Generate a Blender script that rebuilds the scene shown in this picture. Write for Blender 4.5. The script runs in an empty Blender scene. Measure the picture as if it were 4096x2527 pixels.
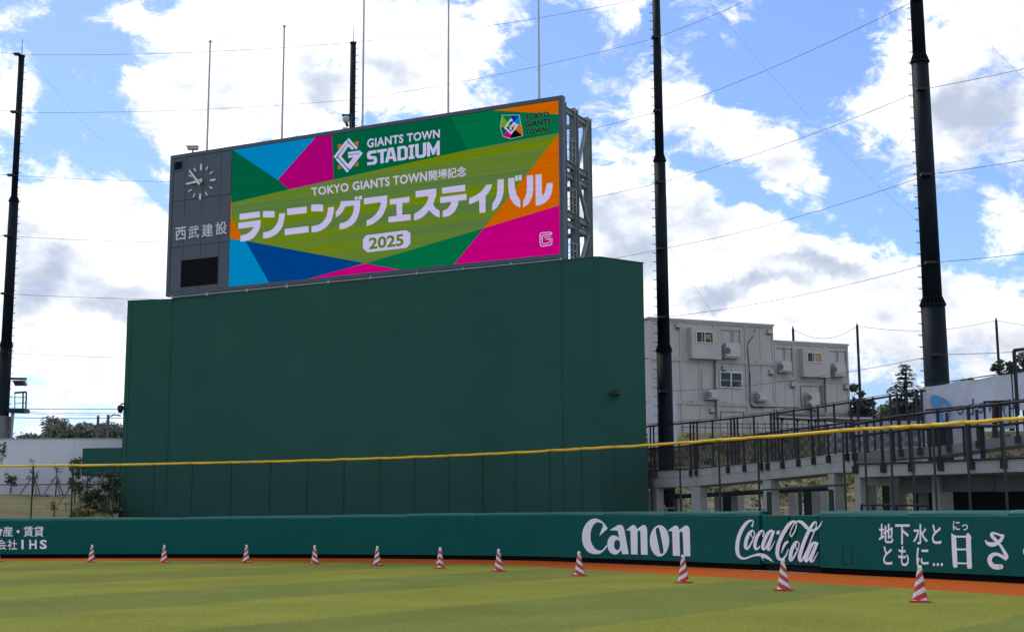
import bpy, bmesh, math, random
from mathutils import Vector, Matrix

# ------------------------------------------------------------------ camera, sky, sun, exposure
scene = bpy.context.scene
rnd = random.Random(7)
EYE = 1.6
FOC, CX, CY, ROLL, PITCH = 5318., 2048., 1263.5, .005, math.radians(8.72)
CP, SP = math.cos(PITCH), math.sin(PITCH)

def ray(u, v):
    x = (u-CX)/FOC; y = (CY-v)/FOC
    X = x+ROLL*y; Y = -ROLL*x+y
    return Vector((X, CP-Y*SP, SP+Y*CP))

def proj(p):
    dz = p[2]-EYE
    f = p[1]*CP+dz*SP; U = -p[1]*SP+dz*CP
    X = p[0]/f; Y = U/f
    return (CX+(X-ROLL*Y)*FOC, CY-(ROLL*X+Y)*FOC)

def at_z(u, v, z):
    d = ray(u, v); t = (z-EYE)/d.z
    return Vector((d.x*t, d.y*t, z))

def at_y(u, v, y):
    d = ray(u, v); t = y/d.y
    return Vector((d.x*t, y, EYE+d.z*t))

cam_d = bpy.data.cameras.new('camera')
cam = bpy.data.objects.new('camera', cam_d)
scene.collection.objects.link(cam)
R = Vector((1, 0, 0)); U = Vector((0, -SP, CP)); Fw = Vector((0, CP, SP))
cr = (R-U*ROLL).normalized(); cu = (U+R*ROLL).normalized(); cb = -Fw
cam.matrix_world = Matrix(((cr.x, cu.x, cb.x, 0), (cr.y, cu.y, cb.y, 0), (cr.z, cu.z, cb.z, EYE), (0, 0, 0, 1)))
cam_d.sensor_width = 36
cam_d.lens = FOC/4096*36
cam_d.clip_start = .1
cam_d.clip_end = 3000
scene.camera = cam

SUN_AZ, SUN_EL = math.radians(-24), math.radians(52)      # azimuth from +Y towards +X
sun_dir = Vector((math.sin(SUN_AZ)*math.cos(SUN_EL), math.cos(SUN_AZ)*math.cos(SUN_EL), math.sin(SUN_EL)))
sd = bpy.data.lights.new('sun', 'SUN')
sd.energy = 1.1
sd.angle = math.radians(14)
sd.color = (1, .965, .9)
so = bpy.data.objects.new('sun', sd)
scene.collection.objects.link(so)
so.rotation_euler = sun_dir.to_track_quat('Z', 'Y').to_euler()

scene.view_settings.view_transform = 'Standard'
scene.view_settings.look = 'None'
scene.view_settings.gamma = 1
scene.view_settings.use_curve_mapping = False
scene.view_settings.exposure = 0.22

world = bpy.data.worlds.new('World')
scene.world = world
world.use_nodes = True
wn = world.node_tree.nodes; wl = world.node_tree.links
wn.clear()

def N(t, **kw):
    n = wn.new(t)
    for k, v in kw.items():
        if isinstance(v, (int, float, tuple)) and k[0] == 'i' and k[1:].isdigit():
            n.inputs[int(k[1:])].default_value = v
        else:
            setattr(n, k, v)
    return n

def L(a, ai, b, bi):
    wl.new(a.outputs[ai], b.inputs[bi])

out = N('ShaderNodeOutputWorld'); bg = N('ShaderNodeBackground'); bg.inputs[1].default_value = .1
L(bg, 0, out, 0)
sky = N('ShaderNodeTexSky', sky_type='NISHITA', sun_disc=False, sun_elevation=SUN_EL, sun_rotation=SUN_AZ, dust_density=.6, ozone_density=2.5)
tc = N('ShaderNodeTexCoord')
sep = N('ShaderNodeSeparateXYZ'); L(tc, 'Generated', sep, 0)
az = N('ShaderNodeMath', operation='ARCTAN2'); L(sep, 0, az, 0); L(sep, 1, az, 1)
el = N('ShaderNodeMath', operation='ARCSINE'); L(sep, 2, el, 0)
ae = N('ShaderNodeCombineXYZ'); L(az, 0, ae, 0); L(el, 0, ae, 1)
warp = N('ShaderNodeTexNoise', noise_dimensions='3D'); warp.inputs['Scale'].default_value = 9
warp.inputs['Detail'].default_value = 5; warp.inputs['Roughness'].default_value = .62
L(tc, 'Generated', warp, 'Vector')
wsub = N('ShaderNodeVectorMath', operation='SUBTRACT'); wsub.inputs[1].default_value = (.5, .5, .5)
L(warp, 'Color', wsub, 0)
wsc = N('ShaderNodeVectorMath', operation='SCALE'); wsc.inputs['Scale'].default_value = .10
L(wsub, 0, wsc, 0)
aew = N('ShaderNodeVectorMath', operation='ADD'); L(ae, 0, aew, 0); L(wsc, 0, aew, 1)
zf = N('ShaderNodeVectorMath', operation='MULTIPLY'); zf.inputs[1].default_value = (1, 1, 0); L(aew, 0, zf, 0)

CLOUDS = [
 (570, 140, 270, 230, 0, .85), (330, 40, 220, 40, 0, .5), (420, 320, 150, 130, 20, .7), (700, 20, 320, 80, 0, .6), (380, 230, 190, 50, 50, .35),
 (35, 210, 75, 90, 0, .7), (110, 385, 55, 35, 0, .35), (20, 320, 50, 60, 0, .4), (290, 20, 60, 20, 0, .3),
 (190, 660, 310, 230, 0, .75), (60, 520, 120, 90, 0, .5), (330, 700, 220, 260, 0, .7), (150, 930, 350, 110, 0, .7), (200,450,90,50,-20,.5),
 (1010, 110, 200, 150, 0, .85), (960, 240, 160, 60, 0, .6), (1110, 70, 70, 60, 0, .4), (1280, 60, 90, 60, 30, .18), (1300, 120, 60, 30, 0, .1),
 (1495, 35, 55, 55, 0, .55), (1480, 30, 80, 60, 0, .2), (1520, 10, 40, 30, 0, .3),
 (1760, 80, 60, 40, -30, .35), (1600, 200, 90, 70, 20, .5), (1700, 260, 130, 55, 10, .6), (1800, 330, 160, 80, 25, .75), (1900, 400, 110, 60, 20, .6), (1560, 260, 50, 60, 0, .4), (1840, 440, 60, 50, 0, .3), (1640, 330, 60, 25, 20, .2),
 (1470, 420, 110, 110, 0, .8), (1600, 540, 230, 150, 0, .9), (1850, 640, 300, 130, 12, .9), (2150, 720, 320, 130, 8, .8), (1540, 690, 200, 150, 0, .7), (1900, 760, 500, 90, 0, .6), (1780, 520, 120, 50, 20, .4), (1430, 300, 60, 20, 0, .25),
 (2280, 140, 190, 180, 0, .9), (2140, 140, 90, 80, 0, .5), (2390, 330, 130, 90, 0, .7), (2130, 290, 80, 70, 0, .45), (2210, 380, 80, 60, 20, .4), (2080, 250, 50, 30, 20, .3), (2380, 30, 120, 70, 0, .5),
 (2430, 520, 70, 90, 20, .75), (2400, 750, 130, 50, 20, .4), (2250, 640, 60, 60, 0, .35), (2440, 860, 160, 80, 0, .4),
 (1200, 20, 60, 30, 0, .1), (700, 250, 240, 160, 0, .4), (2300, 850, 300, 80, 0, .3),
 (230, 90, 120, 60, 30, -.6), (290, 330, 60, 70, 30, -.6), (180, 290, 90, 80, 30, -.45), (350, 455, 70, 30, 40, -.9), (110, 190, 40, 80, 0, -.5), (110, 70, 120, 50, 0, -.4), (110, 430, 70, 24, 0, -.2),
 (1330, 170, 110, 110, 0, -.5), (1900, 130, 230, 120, 0, -.55), (2060, 420, 110, 90, 30, -.5), (1690, 420, 110, 40, 30, -.8), (1800, 470, 90, 24, 25, -.8), (2290, 530, 100, 60, 20, -.55), (2230, 600, 60, 60, 20, -.3), (1990, 540, 120, 30, 15, -.4), (1560, 70, 30, 60, 0, -.2), (2320, 640, 70, 50, 0, -.4),
]
GREYS = [
 (560, 180, 80, 90, 0, .34), (730, 200, 70, 60, 0, .38), (930, 210, 80, 60, 0, .5), (110, 660, 90, 90, 0, .65), (60, 760, 70, 60, 0, .6), (250, 750, 120, 60, 0, .5),
 (2340, 250, 120, 100, 20, 1.0), (2400, 400, 90, 40, 0, .4), (1500, 500, 110, 60, 0, .5), (1640, 560, 120, 60, 0, .45), (1780, 670, 110, 30, -5, .85), (1960, 620, 100, 30, 10, .8), (1560, 620, 120, 60, 0, .45),
 (2180, 720, 120, 60, 0, .4), (1640, 290, 80, 20, 0, .2), (2300, 820, 180, 60, 0, .35), (1850, 380, 80, 30, 0, .2),
]
import numpy as np
AZ0, AZ1, EL0, EL1 = -.50, .50, -.10, .46
GW, GH = 640, 360
ga, ge = np.meshgrid(np.linspace(AZ0, AZ1, GW), np.linspace(EL0, EL1, GH))
def field(blobs, start):
    """sum of soft elliptical cloud masses, given as x, y, rx, ry, turn, amount in a 2451 wide frame"""
    f = np.full((GH, GW), float(start))
    for (x, y, rx, ry, a, amp) in blobs:
        d = ray(x*1.6712, y*1.6712).normalized()
        dx = (ga-math.atan2(d.x, d.y))*3182; dy = -(ge-math.asin(d.z))*3182
        c, s_ = math.cos(math.radians(a)), math.sin(math.radians(a))
        q = np.hypot((dx*c+dy*s_)/rx, (-dx*s_+dy*c)/ry)
        t = np.clip((1.45-q)/1.2, 0, 1); f += amp*t*t*(3-2*t)
    return f
img = bpy.data.images.new('cloud_masses', GW, GH, alpha=False, float_buffer=True, is_data=True)
pix = np.ones((GH, GW, 4), dtype=np.float32)
pix[..., 0] = field(CLOUDS, .12)+2; pix[..., 1] = field(GREYS, -.12)+2; pix[..., 2] = 0
img.pixels.foreach_set(pix.ravel()); img.update()
uvm = N('ShaderNodeMapping', vector_type='POINT')
uvm.inputs['Location'].default_value = (-AZ0/(AZ1-AZ0), -EL0/(EL1-EL0), 0); uvm.inputs['Scale'].default_value = (1/(AZ1-AZ0), 1/(EL1-EL0), 1)
L(zf, 0, uvm, 0)
tex = N('ShaderNodeTexImage', interpolation='Linear', extension='EXTEND'); tex.image = img
L(uvm, 0, tex, 0)
tsub = N('ShaderNodeVectorMath', operation='SUBTRACT'); tsub.inputs[1].default_value = (2, 2, 0); L(tex, 0, tsub, 0)
tsep = N('ShaderNodeSeparateXYZ'); L(tsub, 0, tsep, 0)
n1 = N('ShaderNodeTexNoise'); n1.inputs['Scale'].default_value = 15; n1.inputs['Detail'].default_value = 11
n1.inputs['Roughness'].default_value = .68; n1.inputs['Distortion'].default_value = .6
stretch = N('ShaderNodeVectorMath', operation='MULTIPLY'); stretch.inputs[1].default_value = (1, 1, 1.7)
L(tc, 'Generated', stretch, 0); L(stretch, 0, n1, 'Vector')
n1m = N('ShaderNodeMath', operation='MULTIPLY_ADD'); n1m.inputs[1].default_value = 3.1; n1m.inputs[2].default_value = -1.6
L(n1, 0, n1m, 0)
n4 = N('ShaderNodeTexNoise'); n4.inputs['Scale'].default_value = 38; n4.inputs['Detail'].default_value = 8; n4.inputs['Roughness'].default_value = .7; n4.inputs['Distortion'].default_value = .8
L(stretch, 0, n4, 'Vector')
n4m = N('ShaderNodeMath', operation='MULTIPLY_ADD'); n4m.inputs[1].default_value = 2.1; n4m.inputs[2].default_value = -1.05; L(n4, 0, n4m, 0)
fs0 = N('ShaderNodeMath', operation='ADD'); L(tsep, 0, fs0, 0); L(n4m, 0, fs0, 1)
fs = N('ShaderNodeMath', operation='ADD'); L(fs0, 0, fs, 0); L(n1m, 0, fs, 1)
# outside the photographed part of the sky the same broken cloud goes on
n3 = N('ShaderNodeTexNoise'); n3.inputs['Scale'].default_value = 3.2; n3.inputs['Detail'].default_value = 3
L(tc, 'Generated', n3, 'Vector')
n3m = N('ShaderNodeMapRange'); n3m.inputs['From Min'].default_value = .35; n3m.inputs['From Max'].default_value = .65
n3m.inputs['To Min'].default_value = -.1; n3m.inputs['To Max'].default_value = .95
L(n3, 0, n3m, 0)
inm = N('ShaderNodeMapping', vector_type='TEXTURE'); inm.inputs['Location'].default_value = (0, .14, 0); inm.inputs['Scale'].default_value = (.44, .30, 1)
L(ae, 0, inm, 0)
inl = N('ShaderNodeVectorMath', operation='LENGTH'); L(inm, 0, inl, 0)
ins = N('ShaderNodeMapRange', interpolation_type='SMOOTHSTEP'); ins.inputs['From Min'].default_value = .95; ins.inputs['From Max'].default_value = 1.35
L(inl, 'Value', ins, 0)
oa = N('ShaderNodeMath', operation='MULTIPLY'); L(n3m, 0, oa, 0); L(ins, 0, oa, 1)
fs2 = N('ShaderNodeMath', operation='ADD'); L(fs, 0, fs2, 0); L(oa, 0, fs2, 1)
alpha = N('ShaderNodeMapRange', interpolation_type='SMOOTHSTEP'); alpha.inputs['From Min'].default_value = .02; alpha.inputs['From Max'].default_value = .86
L(fs2, 0, alpha, 0)
# grey undersides
n2 = N('ShaderNodeTexNoise'); n2.inputs['Scale'].default_value = 22; n2.inputs['Detail'].default_value = 6; n2.inputs['Roughness'].default_value = .55
L(stretch, 0, n2, 'Vector')
n2m = N('ShaderNodeMath', operation='MULTIPLY_ADD'); n2m.inputs[1].default_value = 2.2; n2m.inputs[2].default_value = -1.1; L(n2, 0, n2m, 0)
gs = N('ShaderNodeMath', operation='ADD'); L(tsep, 1, gs, 0); L(n2m, 0, gs, 1)
gclamp = N('ShaderNodeMapRange', interpolation_type='SMOOTHSTEP'); gclamp.inputs['From Min'].default_value = -.40; gclamp.inputs['From Max'].default_value = .85
L(gs, 0, gclamp, 0)
ccol = N('ShaderNodeMix', data_type='RGBA'); ccol.inputs['A'].default_value = (11.4, 11.5, 11.8, 1); ccol.inputs['B'].default_value = (4.6, 5.3, 6.6, 1)
L(gclamp, 0, ccol, 'Factor')
tint = N('ShaderNodeMix', data_type='RGBA', blend_type='MULTIPLY'); tint.inputs['Factor'].default_value = 1
tint.inputs['B'].default_value = (.93, 1.07, 1.38, 1)
L(sky, 0, tint, 'A')
fin = N('ShaderNodeMix', data_type='RGBA'); L(alpha, 0, fin, 'Factor'); L(tint, 'Result', fin, 'A'); L(ccol, 'Result', fin, 'B')
L(fin, 'Result', bg, 0)
world.cycles.sampling_method = 'MANUAL'
world.cycles.sample_map_resolution = 512

# ------------------------------------------------------------------ helpers
COL = scene.collection

def tag(o, label=None, cat=None, group=None, kind=None):
    if label: o['label'] = label
    if cat: o['category'] = cat
    if group: o['group'] = group
    if kind: o['kind'] = kind
    return o

def thing(name, loc, label, cat, group=None):
    o = bpy.data.objects.new(name, None); COL.objects.link(o)
    o.location = loc; o.empty_display_size = .2
    o['base'] = tuple(loc)
    return tag(o, label, cat, group)

def base_of(o):
    while o.parent: o = o.parent
    return Vector(o.get('base', (0, 0, 0)))

class MB:
    def __init__(s): s.v = []; s.f = []; s.m = []
    def add(s, vs, fs, mi=0):
        b = len(s.v); s.v += [Vector(p) for p in vs]
        s.f += [tuple(i+b for i in f) for f in fs]; s.m += [mi]*len(fs)
        return s
    def box(s, lo, hi, fr=None, mi=0):
        P = [(x, y, z) for x in (lo[0], hi[0]) for y in (lo[1], hi[1]) for z in (lo[2], hi[2])]
        if fr: P = [fr(*p) for p in P]
        return s.add(P, [(0, 1, 3, 2), (4, 6, 7, 5), (0, 4, 5, 1), (2, 3, 7, 6), (0, 2, 6, 4), (1, 5, 7, 3)], mi)
    def bar(s, a, b, w, h=None, up=(0, 0, 1), mi=0):
        a = Vector(a); b = Vector(b); h = h or w; d = (b-a)
        if d.length < 1e-6: return s
        d.normalize(); upv = Vector(up)
        if abs(d.dot(upv)) > .98: upv = Vector((0, 1, 0))
        sx = d.cross(upv).normalized()*w/2; sy = sx.cross(d).normalized()*h/2
        P = [a-sx-sy, a+sx-sy, a+sx+sy, a-sx+sy, b-sx-sy, b+sx-sy, b+sx+sy, b-sx+sy]
        return s.add(P, [(0, 3, 2, 1), (4, 5, 6, 7), (0, 1, 5, 4), (1, 2, 6, 5), (2, 3, 7, 6), (3, 0, 4, 7)], mi)
    def tube(s, pts, rs, n=10, mi=0, cap=True):
        pts = [Vector(p) for p in pts]
        if isinstance(rs, (int, float)): rs = [rs]*len(pts)
        rings = []
        for i, p in enumerate(pts):
            d = (pts[min(i+1, len(pts)-1)]-pts[max(i-1, 0)]).normalized()
            ref = Vector((0, 0, 1)) if abs(d.z) < .9 else Vector((1, 0, 0))
            x = d.cross(ref).normalized(); y = x.cross(d).normalized()
            rings.append([p+(x*math.cos(2*math.pi*k/n)+y*math.sin(2*math.pi*k/n))*rs[i] for k in range(n)])
        P = [q for r in rings for q in r]; F = []
        for i in range(len(pts)-1):
            for k in range(n):
                a = i*n+k; b = i*n+(k+1) % n
                F.append((a, b, b+n, a+n))
        if cap:
            F.append(tuple(range(n))[::-1]); F.append(tuple((len(pts)-1)*n+k for k in range(n)))
        return s.add(P, F, mi)
    def prism(s, poly, z0, z1, mi=0):
        n = len(poly)
        P = [(x, y, z0) for x, y in poly]+[(x, y, z1) for x, y in poly]
        F = [tuple(range(n))[::-1], tuple(range(n, 2*n))]+[(i, (i+1) % n, (i+1) % n+n, i+n) for i in range(n)]
        return s.add(P, F, mi)
    def build(s, name, mat, parent=None, smooth=False, loc=None, bevel=0):
        base = base_of(parent) if parent else Vector((0, 0, 0))
        if parent is None and loc is not None: base = Vector(loc)
        me = bpy.data.meshes.new(name)
        me.from_pydata([v-base for v in s.v], [], s.f)
        mats = mat if isinstance(mat, (list, tuple)) else [mat]
        for m in mats: me.materials.append(m)
        if len(mats) > 1: me.polygons.foreach_set('material_index', s.m)
        if smooth: me.polygons.foreach_set('use_smooth', [True]*len(me.polygons))
        me.update()
        bm = bmesh.new(); bm.from_mesh(me)
        if len(bm.faces) < 60000: bmesh.ops.recalc_face_normals(bm, faces=bm.faces)
        if bevel:
            bmesh.ops.bevel(bm, geom=[e for e in bm.edges if e.calc_face_angle(0) > .6], offset=bevel, segments=1, affect='EDGES')
        bm.to_mesh(me); bm.free()
        o = bpy.data.objects.new(name, me); COL.objects.link(o)
        if parent: o.parent = parent
        elif loc is not None: o.location = loc
        if parent is None: o['base'] = tuple(base)
        return o

def inst(name, me, parent, loc, rot=(0, 0, 0), scale=None):
    """one more alike piece sharing its mesh; loc in world space"""
    o = bpy.data.objects.new(name, me); COL.objects.link(o)
    o.parent = parent; o.location = Vector(loc)-base_of(parent); o.rotation_euler = rot
    if scale: o.scale = scale
    return o

def hexc(r, g, b):
    f = lambda c: (c/255/12.92) if c/255 <= .04045 else ((c/255+.055)/1.055)**2.4
    return (f(r), f(g), f(b), 1)

def mat(name, col, rough=.7, var=.12, scale=3., bump=0., bscale=40., metal=0., dirt=0., dirtcol=None, spec=.4, stretch=(1, 1, 1), coat=0):
    m = bpy.data.materials.new(name); m.use_nodes = True
    nt = m.node_tree; b = nt.nodes['Principled BSDF']
    b.inputs['Roughness'].default_value = rough; b.inputs['Metallic'].default_value = metal
    b.inputs['Specular IOR Level'].default_value = spec
    if len(col) == 3: col = (*col, 1)
    t = nt.nodes.new('ShaderNodeTexCoord'); mp = nt.nodes.new('ShaderNodeMapping'); mp.inputs['Scale'].default_value = stretch
    nt.links.new(t.outputs['Object'], mp.inputs[0])
    no = nt.nodes.new('ShaderNodeTexNoise'); no.inputs['Scale'].default_value = scale; no.inputs['Detail'].default_value = 7; no.inputs['Roughness'].default_value = .6
    nt.links.new(mp.outputs[0], no.inputs['Vector'])
    rp = nt.nodes.new('ShaderNodeMapRange'); rp.inputs['From Min'].default_value = .3; rp.inputs['From Max'].default_value = .7
    rp.inputs['To Min'].default_value = 1-var; rp.inputs['To Max'].default_value = 1+var
    nt.links.new(no.outputs[0], rp.inputs[0])
    mx = nt.nodes.new('ShaderNodeVectorMath'); mx.operation = 'SCALE'; mx.inputs[0].default_value = col[:3]
    nt.links.new(rp.outputs[0], mx.inputs['Scale'])
    src = mx.outputs[0]
    if dirt:
        n2 = nt.nodes.new('ShaderNodeTexNoise'); n2.inputs['Scale'].default_value = scale*.35; n2.inputs['Detail'].default_value = 9
        mp2 = nt.nodes.new('ShaderNodeMapping'); mp2.inputs['Scale'].default_value = (1.6, 1.6, .22)
        nt.links.new(t.outputs['Object'], mp2.inputs[0]); nt.links.new(mp2.outputs[0], n2.inputs['Vector'])
        r2 = nt.nodes.new('ShaderNodeMapRange'); r2.inputs['From Min'].default_value = .48; r2.inputs['From Max'].default_value = .72; r2.inputs['To Max'].default_value = dirt
        nt.links.new(n2.outputs[0], r2.inputs[0])
        mm = nt.nodes.new('ShaderNodeMix'); mm.data_type = 'RGBA'
        nt.links.new(r2.outputs[0], mm.inputs['Factor']); nt.links.new(src, mm.inputs['A'])
        dc = dirtcol or tuple(c*.55 for c in col[:3]); mm.inputs['B'].default_value = (*dc[:3], 1)
        src = mm.outputs['Result']
    nt.links.new(src, b.inputs['Base Color'])
    if bump:
        n3 = nt.nodes.new('ShaderNodeTexNoise'); n3.inputs['Scale'].default_value = bscale; n3.inputs['Detail'].default_value = 4
        nt.links.new(mp.outputs[0], n3.inputs['Vector'])
        bp = nt.nodes.new('ShaderNodeBump'); bp.inputs['Strength'].default_value = bump; bp.inputs['Distance'].default_value = .02
        nt.links.new(n3.outputs[0], bp.inputs['Height']); nt.links.new(bp.outputs[0], b.inputs['Normal'])
    return m

def led(name, rgb, gain=1.0, rgb2=None):
    """LED screen pixels: emission with the faint row banding of a scanned display"""
    m = bpy.data.materials.new(name); m.use_nodes = True; nt = m.node_tree; nt.nodes.clear()
    o = nt.nodes.new('ShaderNodeOutputMaterial'); e = nt.nodes.new('ShaderNodeEmission')
    t = nt.nodes.new('ShaderNodeTexCoord'); mp = nt.nodes.new('ShaderNodeMapping'); mp.inputs['Scale'].default_value = (.02, .02, 9)
    no = nt.nodes.new('ShaderNodeTexNoise'); no.inputs['Scale'].default_value = 1; no.inputs['Detail'].default_value = 5; no.inputs['Roughness'].default_value = .7
    rp = nt.nodes.new('ShaderNodeMapRange'); rp.inputs['From Min'].default_value = .3; rp.inputs['From Max'].default_value = .7
    rp.inputs['To Min'].default_value = .72*gain; rp.inputs['To Max'].default_value = .95*gain
    c = hexc(*rgb)
    nt.links.new(t.outputs['Object'], mp.inputs[0]); nt.links.new(mp.outputs[0], no.inputs['Vector']); nt.links.new(no.outputs[0], rp.inputs[0])
    nt.links.new(rp.outputs[0], e.inputs[1])
    if rgb2:
        mp2 = nt.nodes.new('ShaderNodeMapping'); mp2.inputs['Scale'].default_value = (.03, .03, 1.6); mp2.inputs['Location'].default_value = (3, 1, 2)
        n2 = nt.nodes.new('ShaderNodeTexNoise'); n2.inputs['Scale'].default_value = 1; n2.inputs['Detail'].default_value = 3
        nt.links.new(t.outputs['Object'], mp2.inputs[0]); nt.links.new(mp2.outputs[0], n2.inputs['Vector'])
        r2 = nt.nodes.new('ShaderNodeMapRange'); r2.inputs['From Min'].default_value = .4; r2.inputs['From Max'].default_value = .6
        nt.links.new(n2.outputs[0], r2.inputs[0])
        mx = nt.nodes.new('ShaderNodeMix'); mx.data_type = 'RGBA'; mx.inputs['A'].default_value = c; mx.inputs['B'].default_value = hexc(*rgb2)
        nt.links.new(r2.outputs[0], mx.inputs['Factor']); nt.links.new(mx.outputs['Result'], e.inputs[0])
    else:
        e.inputs[0].default_value = c
    nt.links.new(e.outputs[0], o.inputs[0])
    return m

def netmat(name, col, period, wire, rot=0, soft=1.0):
    """knotted or woven wire netting: opaque strands, open meshes"""
    m = bpy.data.materials.new(name); m.use_nodes = True; nt = m.node_tree; b = nt.nodes['Principled BSDF']
    b.inputs['Base Color'].default_value = (*col[:3], 1); b.inputs['Roughness'].default_value = .8
    o = nt.nodes['Material Output']
    uv = nt.nodes.new('ShaderNodeUVMap'); mp = nt.nodes.new('ShaderNodeMapping')
    mp.inputs['Rotation'].default_value = (0, 0, rot); mp.inputs['Scale'].default_value = (1/period, 1/period, 1)
    nt.links.new(uv.outputs[0], mp.inputs[0])
    sp = nt.nodes.new('ShaderNodeSeparateXYZ'); nt.links.new(mp.outputs[0], sp.inputs[0])
    res = []
    for i in range(2):
        fr = nt.nodes.new('ShaderNodeMath'); fr.operation = 'FRACT'; nt.links.new(sp.outputs[i], fr.inputs[0])
        lt = nt.nodes.new('ShaderNodeMath'); lt.operation = 'LESS_THAN'; lt.inputs[1].default_value = wire/period; nt.links.new(fr.outputs[0], lt.inputs[0])
        res.append(lt)
    mxx = nt.nodes.new('ShaderNodeMath'); mxx.operation = 'MAXIMUM'; nt.links.new(res[0].outputs[0], mxx.inputs[0]); nt.links.new(res[1].outputs[0], mxx.inputs[1])
    tr = nt.nodes.new('ShaderNodeBsdfTransparent'); ms = nt.nodes.new('ShaderNodeMixShader')
    nt.links.new(mxx.outputs[0], ms.inputs[0]); nt.links.new(tr.outputs[0], ms.inputs[1]); nt.links.new(b.outputs[0], ms.inputs[2])
    nt.links.new(ms.outputs[0], o.inputs[0])
    return m

def net_sheet(name, P, m, parent, sag=None):
    """P: grid rows of points, rows x cols; UV in metres"""
    rows = len(P); cols = len(P[0])
    base = base_of(parent) if parent else Vector((0, 0, 0))
    me = bpy.data.meshes.new(name)
    V = [Vector(p)-base for r in P for p in r]
    F = [(i*cols+j, i*cols+j+1, (i+1)*cols+j+1, (i+1)*cols+j) for i in range(rows-1) for j in range(cols-1)]
    me.from_pydata(V, [], F); uvl = me.uv_layers.new(name='UVMap')
    cx = [0]
    for j in range(1, cols): cx.append(cx[-1]+(Vector(P[0][j])-Vector(P[0][j-1])).xy.length)
    for pl in me.polygons:
        for li in pl.loop_indices:
            vi = me.loops[li].vertex_index
            uvl.data[li].uv = (cx[vi % cols]+.0137, (V[vi].z+base.z)+.0071)
    me.materials.append(m)
    o = bpy.data.objects.new(name, me); COL.objects.link(o)
    if parent: o.parent = parent
    return o

# surfaces that print can lie on: functions from photo position to a point on a real surface
class Plane:
    """vertical plane through A heading along dir d; local coords s (along), n (out to viewer), z"""
    def __init__(s, A, d):
        s.A = Vector((A[0], A[1])); s.d = Vector((d[0], d[1])).normalized()
        s.n = Vector((s.d.y, -s.d.x))
        if s.n.dot(-s.A) < 0: s.n = -s.n
    def P(s, a, n, z):
        q = s.A+s.d*a+s.n*n
        return Vector((q.x, q.y, z))
    def sz(s, u, v, off=0):
        r = ray(u, v); A = s.A+s.n*off
        t = A.dot(s.n)/Vector((r.x, r.y)).dot(s.n)
        q = Vector((r.x, r.y))*t
        return ((q-A).dot(s.d), EYE+r.z*t)
    def px(s, u, v, off=0):
        a, z = s.sz(u, v, off); return s.P(a, off, z)

def curve_mesh(polys, name='shape'):
    """flat filled outline with holes -> (verts, faces)"""
    cd = bpy.data.curves.new(name, 'CURVE'); cd.dimensions = '2D'; cd.fill_mode = 'BOTH'
    for poly in polys:
        sp = cd.splines.new('POLY'); sp.points.add(len(poly)-1)
        for p, q in zip(sp.points, poly): p.co = (q[0], -q[1], 0, 1)
        sp.use_cyclic_u = True
    ob = bpy.data.objects.new(name, cd); COL.objects.link(ob)
    dg = bpy.context.evaluated_depsgraph_get()
    me = bpy.data.meshes.new_from_object(ob.evaluated_get(dg))
    V = [(v.co.x, -v.co.y) for v in me.vertices]; F = [tuple(p.vertices) for p in me.polygons]
    bpy.data.objects.remove(ob); bpy.data.curves.remove(cd); bpy.data.meshes.remove(me)
    return V, F

def text_mesh(txt, bold=0., res=3, space=1.):
    fd = bpy.data.curves.new('t', 'FONT'); fd.space_character = space; fd.body = txt; fd.offset = bold; fd.resolution_u = res; fd.dimensions = '2D'; fd.fill_mode = 'BOTH'
    ob = bpy.data.objects.new('t', fd); COL.objects.link(ob)
    dg = bpy.context.evaluated_depsgraph_get()
    me = bpy.data.meshes.new_from_object(ob.evaluated_get(dg))
    V = [(v.co.x, v.co.y) for v in me.vertices]; F = [tuple(p.vertices) for p in me.polygons]
    bpy.data.objects.remove(ob); bpy.data.curves.remove(fd); bpy.data.meshes.remove(me)
    return V, F

def quad_map(V, q, mirror=False, box=None):
    """ink box of V onto photo quad TL, TR, BR, BL"""
    if not V: return []
    x0, x1, y0, y1 = box or (min(v[0] for v in V), max(v[0] for v in V), min(v[1] for v in V), max(v[1] for v in V))
    TL, TR, BR, BL = q; o = []
    for x, y in V:
        a = (x-x0)/(x1-x0+1e-9); b = (y-y0)/(y1-y0+1e-9)
        if mirror: a = 1-a
        tx = TL[0]+(TR[0]-TL[0])*a; ty = TL[1]+(TR[1]-TL[1])*a
        bx = BL[0]+(BR[0]-BL[0])*a; by = BL[1]+(BR[1]-BL[1])*a
        o.append((bx+(tx-bx)*b, by+(ty-by)*b))
    return o

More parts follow.
